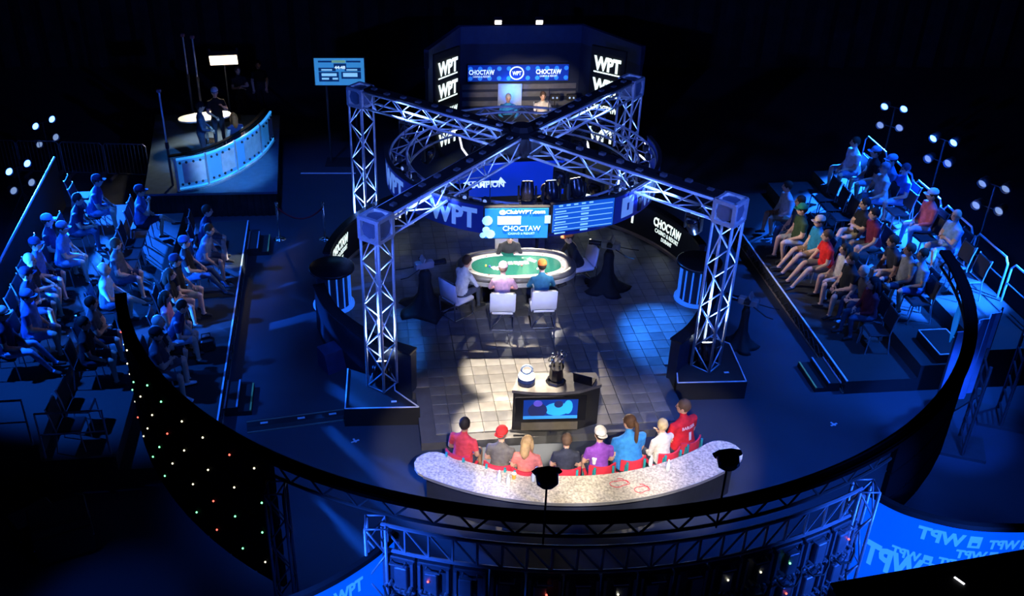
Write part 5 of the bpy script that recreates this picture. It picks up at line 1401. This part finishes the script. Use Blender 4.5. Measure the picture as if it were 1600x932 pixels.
# display panel backs
cab = mat('panel_back_casing', (.07, .08, .1), .5, .2); boxm = mat('panel_power_box', (.2, .22, .27), .4, .4); cabm = mat('black_cable', (.015, .015, .015), .6)
ledg = mat('status_green', (.1, .8, .3), .4, emit=3, noise=0, ecol=(.2, 1, .4)); ledr = mat('status_red', (.8, .1, .1), .4, emit=3, noise=0, ecol=(1, .12, .08)); ledw = mat('status_white', (.8, .8, .7), .4, emit=2, noise=0, ecol=(1, .9, .6))
conn = mat('connector_metal', (.6, .62, .66), .3, .7)
def cabinet(parent, phi, w_, z0, z1, dr, style, seed):
    rr = random.Random(seed)
    h = z1 - z0
    o = obj('display_panel', MB().rbox((0, 0, h / 2), (w_ - .02, .08, h - .02), .012), cab if style == 1 else void, parent)
    o.location = nl(phi, z0, dr); o.rotation_euler = (0, 0, R(phi) + PI / 2)
    if style == 1:
        obj('power_box', MB().rbox((rr.uniform(-.06, .06), -.07, h * .5), (w_ * .36, .08, h * .62), .01), boxm, o)
        for s_ in (-1, 1): obj('frame_rib', MB().box((s_ * (w_ / 2 - .04), -.055, h / 2), (.03, .04, h - .06)), boxm, o)
        for k in range(6):
            x = -.14 + .056 * k; z = h * (.18 + .1 * math.sin(k * 1.3))
            obj('connector', MB().tube((x, -.05, z), (x, -.13, z), .016, n=6), conn, o)
        lo = MB()
        lo.path([(-.16, -.12, h * .2), (-.1, -.18, h * .05), (.05, -.2, h * .0), (.15, -.15, h * .12), (.18, -.1, h * .3)], .014, 5)
        obj('cable_loop', lo, cabm, o)
        obj('handle', MB().path([(-.08, -.05, h * .9), (-.08, -.12, h * .9), (.08, -.12, h * .9), (.08, -.05, h * .9)], .01, 5), conn, o)
    if rr.random() < {0: .95, 1: .35, 3: 0}[style]:
        m = rr.choice((ledg, ledw, ledr) if style else (ledg, ledw, ledw, ledr))
        obj('status_lamp', MB().ell((rr.uniform(-.05, .05), -.125 if style else -.05, h * .62), (.013,) * 3, None, 6, 5), m, o)
    return o
st_ = 50 / 14
dw1 = thing('display_wall', NC, 0, 'curved wall of cabled display panel backs with power boxes hung from truss', 'display wall')
dw2 = thing('display_wall', NC, 0, 'curved wall of plain black display panel backs dotted with status lamps', 'display wall')
dw3 = thing('display_wall', NC, 0, 'short curved wall of black display panel backs beyond the lettered wing screen', 'display wall')
for i in range(14):
    for k in range(3):
        cabinet(dw1, -109 + st_ * (i + .5), NR * 1.03 * R(st_), 3.8 - .5 * (k + 1), 3.8 - .5 * k, .2, 1, i * 7 + k)
st2 = 4.2
for i in range(10):
    for k in range(4):
        cabinet(dw2, -164 + st2 * (i + .5), NR * 1.03 * R(st2), 4.48 - .5 * (k + 1), 4.48 - .5 * k, .1, 0, 500 + i * 9 + k)
for i in range(5):
    for k in range(3):
        cabinet(dw3, -53 + 4.6 * (i + .5), NR * 1.03 * R(4.6), 4.48 - .45 * (k + 1), 4.48 - .45 * k, .1, 2 if False else 3, 9000)
# posts at both ends of the central section and the dark truss post
for phi, lab in ((-121.2, 'black ladder truss post beside the open gap in ring'), (-109.6, 'blue lit truss post at edge of cabled panels beside gap'), (-58.3, 'blue lit truss post between cabled panels and lettered wing screen')):
    A = nr(phi, 1.6, .2); B = nr(phi, 4.2, .2)
    box_truss('truss_post', A, B, .22, lab, p=.35, m=darkalu if phi < -115 else steel, rc=.02, rb=.012)
# wing screens, lit through from the other side
wing_m = mat('wing_screen_blue', (.0, .05, .5), .4, emit=1, noise=0, ecol=(.0, .09, .95))
wing_l = mat('wing_screen_letters', (.05, .2, .6), .4, emit=1.0, noise=0, ecol=(.03, .28, .9))
def wing(pix, z1, z0, label, texts):
    P = smooth_pts([tuple(gp(px, py, z1)[:2]) for px, py in pix], 6)
    o = thing('wing_screen', (0, 0, 0), 0, label, 'screen')
    obj('screen_sheet', MB().wall(P, .02, z0, z1), wing_m, o)
    obj('top_bar', MB().wall(P, .07, z1, z1 + .07), black, o)
    obj('bottom_bar', MB().wall(P, .07, z0 - .07, z0), black, o)
    obj('end_post', MB().box((P[0][0], P[0][1], (z0 + z1) / 2), (.08, .08, z1 - z0)), steel, o)
    cum = [0]
    for i in range(1, len(P)): cum.append(cum[-1] + (Vector(P[i]) - Vector(P[i - 1])).length)
    def fn(x, y, r):
        x = max(0, min(cum[-1] - .001, x)); i = max(k for k in range(len(cum)) if cum[k] <= x); i = min(i, len(P) - 2)
        a, b = Vector(P[i]), Vector(P[i + 1]); t = (x - cum[i]) / (cum[i + 1] - cum[i]); p = a.lerp(b, t); d = (b - a).normalized(); n = Vector((d.y, -d.x))
        if n.y > 0: n = -n
        return Vector((p.x + n.x * (.011 + r), p.y + n.y * (.011 + r), y))
    def on_sheet(px, py):      # where the sight line through a pixel meets the sheet
        d = ray(px, py); best = None
        for i in range(400):
            x = cum[-1] * i / 400; q = fn(x, 0, 0); t = q.y / d.y
            e_ = abs(d.x * t - q.x)
            if best is None or e_ < best[0]: best = (e_, x, CAMH + d.z * t)
        return best[1], best[2]
    for (px_, py_, wd_, ht_) in texts:
        x, y = on_sheet(px_, py_)
        mb = MB(); vs, fs = text_mesh('WPT', .045)
        mb.add([fn(x - p_[0] * wd_, y + p_[1] * ht_, .004) for p_ in vs], fs)
        obj('mirrored_lettering', mb, wing_l, o)
        mb = MB(); plate(mb, fn, x + wd_ * .58, y - ht_ * .45, x + wd_ * .58 + ht_ * .7, y + ht_ * .45, .004); e_ = obj('emblem', mb, wing_l, o)
        mb = MB(); plate(mb, lambda a, b, r: fn(a, b, r + .005), x + wd_ * .58 + ht_ * .2, y - ht_ * .25, x + wd_ * .58 + ht_ * .5, y - ht_ * .02, .003); obj('emblem_mark', mb, wing_m, e_)
    return o
wing([(1352, 770), (1400, 796), (1440, 810), (1500, 824), (1560, 829), (1640, 826), (1740, 806)], 3.9, 2.35, 'bright blue curved wing screen with mirrored lettering', [(1470, 840, .5, .19), (1415, 866, .32, .14), (1568, 852, .34, .14), (1517, 868, .34, .13), (1392, 880, .66, .36), (1490, 881, .33, .13)])
wing([(618, 838), (590, 866), (552, 893), (515, 915), (470, 936), (400, 960)], 3.75, 2.2, 'bright blue curved wing screen beside gap in ring', [(545, 925, .4, .2)])
# made-up glowing strips for the blue light shapes on the ring's far end
strip_m = mat('blue_strip_glow', (.05, .3, .8), .5, emit=.5, noise=0, ecol=(.0, .18, .8))
for k, (a0, z0, z1) in enumerate(((-14, 3.55, 4.3), (-21, 3.0, 3.95), (-28, 2.6, 3.5), (-24, 2.2, 2.9))):
    o = thing('glow_strip', nr(a0, 0, .1), R(a0), 'made-up leaf shaped strip glowing blue on ring near railed stand', 'glow strip', 'made-up blue glow strips')
    mb = MB(); n = 10
    L_ = [(0, -.13 * math.sin(PI * i / n) - .005, z0 + (z1 - z0) * i / n) for i in range(n + 1)]; Rr_ = [(0, .13 * math.sin(PI * i / n) + .005, z0 + (z1 - z0) * i / n) for i in range(n + 1)]
    vs = L_ + Rr_ + [(.012, p[1], p[2]) for p in L_ + Rr_]; m_ = n + 1
    fs = []
    for i in range(n): fs += [(i, i + 1, m_ + i + 1, m_ + i), (2 * m_ + i, 3 * m_ + i, 3 * m_ + i + 1, 2 * m_ + i + 1), (i, 2 * m_ + i, 2 * m_ + i + 1, i + 1), (m_ + i, m_ + i + 1, 3 * m_ + i + 1, 3 * m_ + i)]
    mb.add(vs, fs); obj('strip_sheet', mb, strip_m, o)
    obj('hanger', MB().tube((0, 0, z1), (0, 0, RZ - .05), .008, n=5), black, o)
# lamps on stems that rise from the ring rim
for px, py, phi, lab in ((855, 748, -92, 'black ring lamp on thin stem over the middle of spectator desk'), (1138, 720, -72.5, 'black ring lamp on thin stem over end of spectator desk')):
    b0_ = nr(phi, RZ - .1, .15)
    h_ = gy(px, py, b0_.y).z - b0_.z
    xo = gy(px, py, b0_.y).x - b0_.x
    o = thing('rim_lamp', b0_, 0, lab, 'stage light')
    obj('stem', MB().tube((xo, 0, -.25), (xo, 0, h_), .012, n=6), black, o)
    obj('lamp_body', MB().lathe([(.06, -.1), (.11, -.06), (.12, .05), (.1, .08)], 14, (xo, 0, h_), Matrix.Rotation(R(-60), 3, 'X')), blackgloss, o, True)
    obj('barn_door', MB().lathe([(.0, .06), (.15, .06), (.16, .075), (.0, .08)], 8, (xo, 0, h_), Matrix.Rotation(R(-60), 3, 'X')), black, o)
# floor seen below: cases and steps in the dark
for k, (px, py, s_, lab) in enumerate(((105, 860, (.9, .6, .7), 'black flight case on dim blue floor outside the ring'), (60, 838, (.7, .5, .4), 'low black equipment case on dim blue floor outside the ring'))):
    p = gp(px, py, 0)
    o = thing('flight_case', p, R(25 + 20 * k), lab, 'case')
    obj('case_body', MB().rbox((0, 0, s_[2] * .38 + .08), (s_[0], s_[1], s_[2] * .75), .02), black, o)
    obj('case_lid', MB().rbox((0, 0, s_[2] * .9 + .08), (s_[0], s_[1], s_[2] * .25), .02), black, o)
    for a in (-1, 1):
        obj('edge_rail', MB().box((a * s_[0] / 2, 0, s_[2] * .5 + .08), (.02, s_[1] + .01, .02)), railm, o)
        for b in (-1, 1): obj('castor', MB().ell((a * s_[0] * .4, b * s_[1] * .4, .04), (.04, .03, .04)), black, o)
for k, (px, py) in enumerate(((1500, 700), (1560, 655))):
    p = gp(px, py, 0)
    o = thing('ladder_frame', p, R(70), 'dark steel ladder frame ' + ('nearer the lettered wing screen' if k == 0 else 'farther from the lettered wing screen'), 'frame', 'ladder frames')
    for s_ in (-.3, .3): obj('upright', MB().tube((s_, 0, 0), (s_, 0, 2.0), .03, n=6), darkalu, o)
    for i in range(6): obj('rung', MB().tube((-.3, 0, .2 + i * .32), (.3, 0, .2 + i * .32), .02, n=6), darkalu, o)
    obj('base', MB().box((0, 0, .03), (.7, .8, .06)), darkalu, o)
# dark balcony rail in front of the wing screen
A, B = gp(1296, 916, 7.2), gp(1660, 853, 7.2)
o = thing('balcony_rail', (A + B) / 2 - Vector((0, 0, 7.2)), math.atan2((B - A).y, (B - A).x), 'dark balcony front in front of the lettered wing screen', 'railing')
obj('rail_panel', MB().box((0, -.3, 6.6), ((B - A).length, .6, 1.2)), black, o)
obj('top_rail', MB().rbox((0, -.02, 7.2), ((B - A).length, .06, .05), .01), blackgloss, o)
sp_ = gp(1499, 908, 7.205) - o.location
rz_ = Matrix.Rotation(-o.rotation_euler.z, 3, 'Z')
c = rz_ @ sp_
obj('white_strip', MB().box(tuple(c), (.012, .07, .006), .35), mat('white_strip', (.9, .9, .95), .3, emit=1.5, noise=0), o)  # bright streak on the rail, put in as a glowing strip
p = gp(1490, 632, 0)
o = thing('fabric_backdrop', p, R(35), 'blue lit fabric backdrop standing behind the ladder frames', 'backdrop')
obj('fabric_sheet', MB().wall([(-.75 + .1 * i, .04 * math.sin(i * 1.7)) for i in range(16)], .02, .05, 1.9), mat('backdrop_fabric', (.35, .4, .6), .8), o)
for s_ in (-.76, .76): obj('support_pole', MB().tube((s_, 0, 0), (s_, 0, 1.95), .02, n=6), darkalu, o)
obj("foot", MB().box((0, 0, .025), (1.6, .3, .05)), black, o)
build_people()
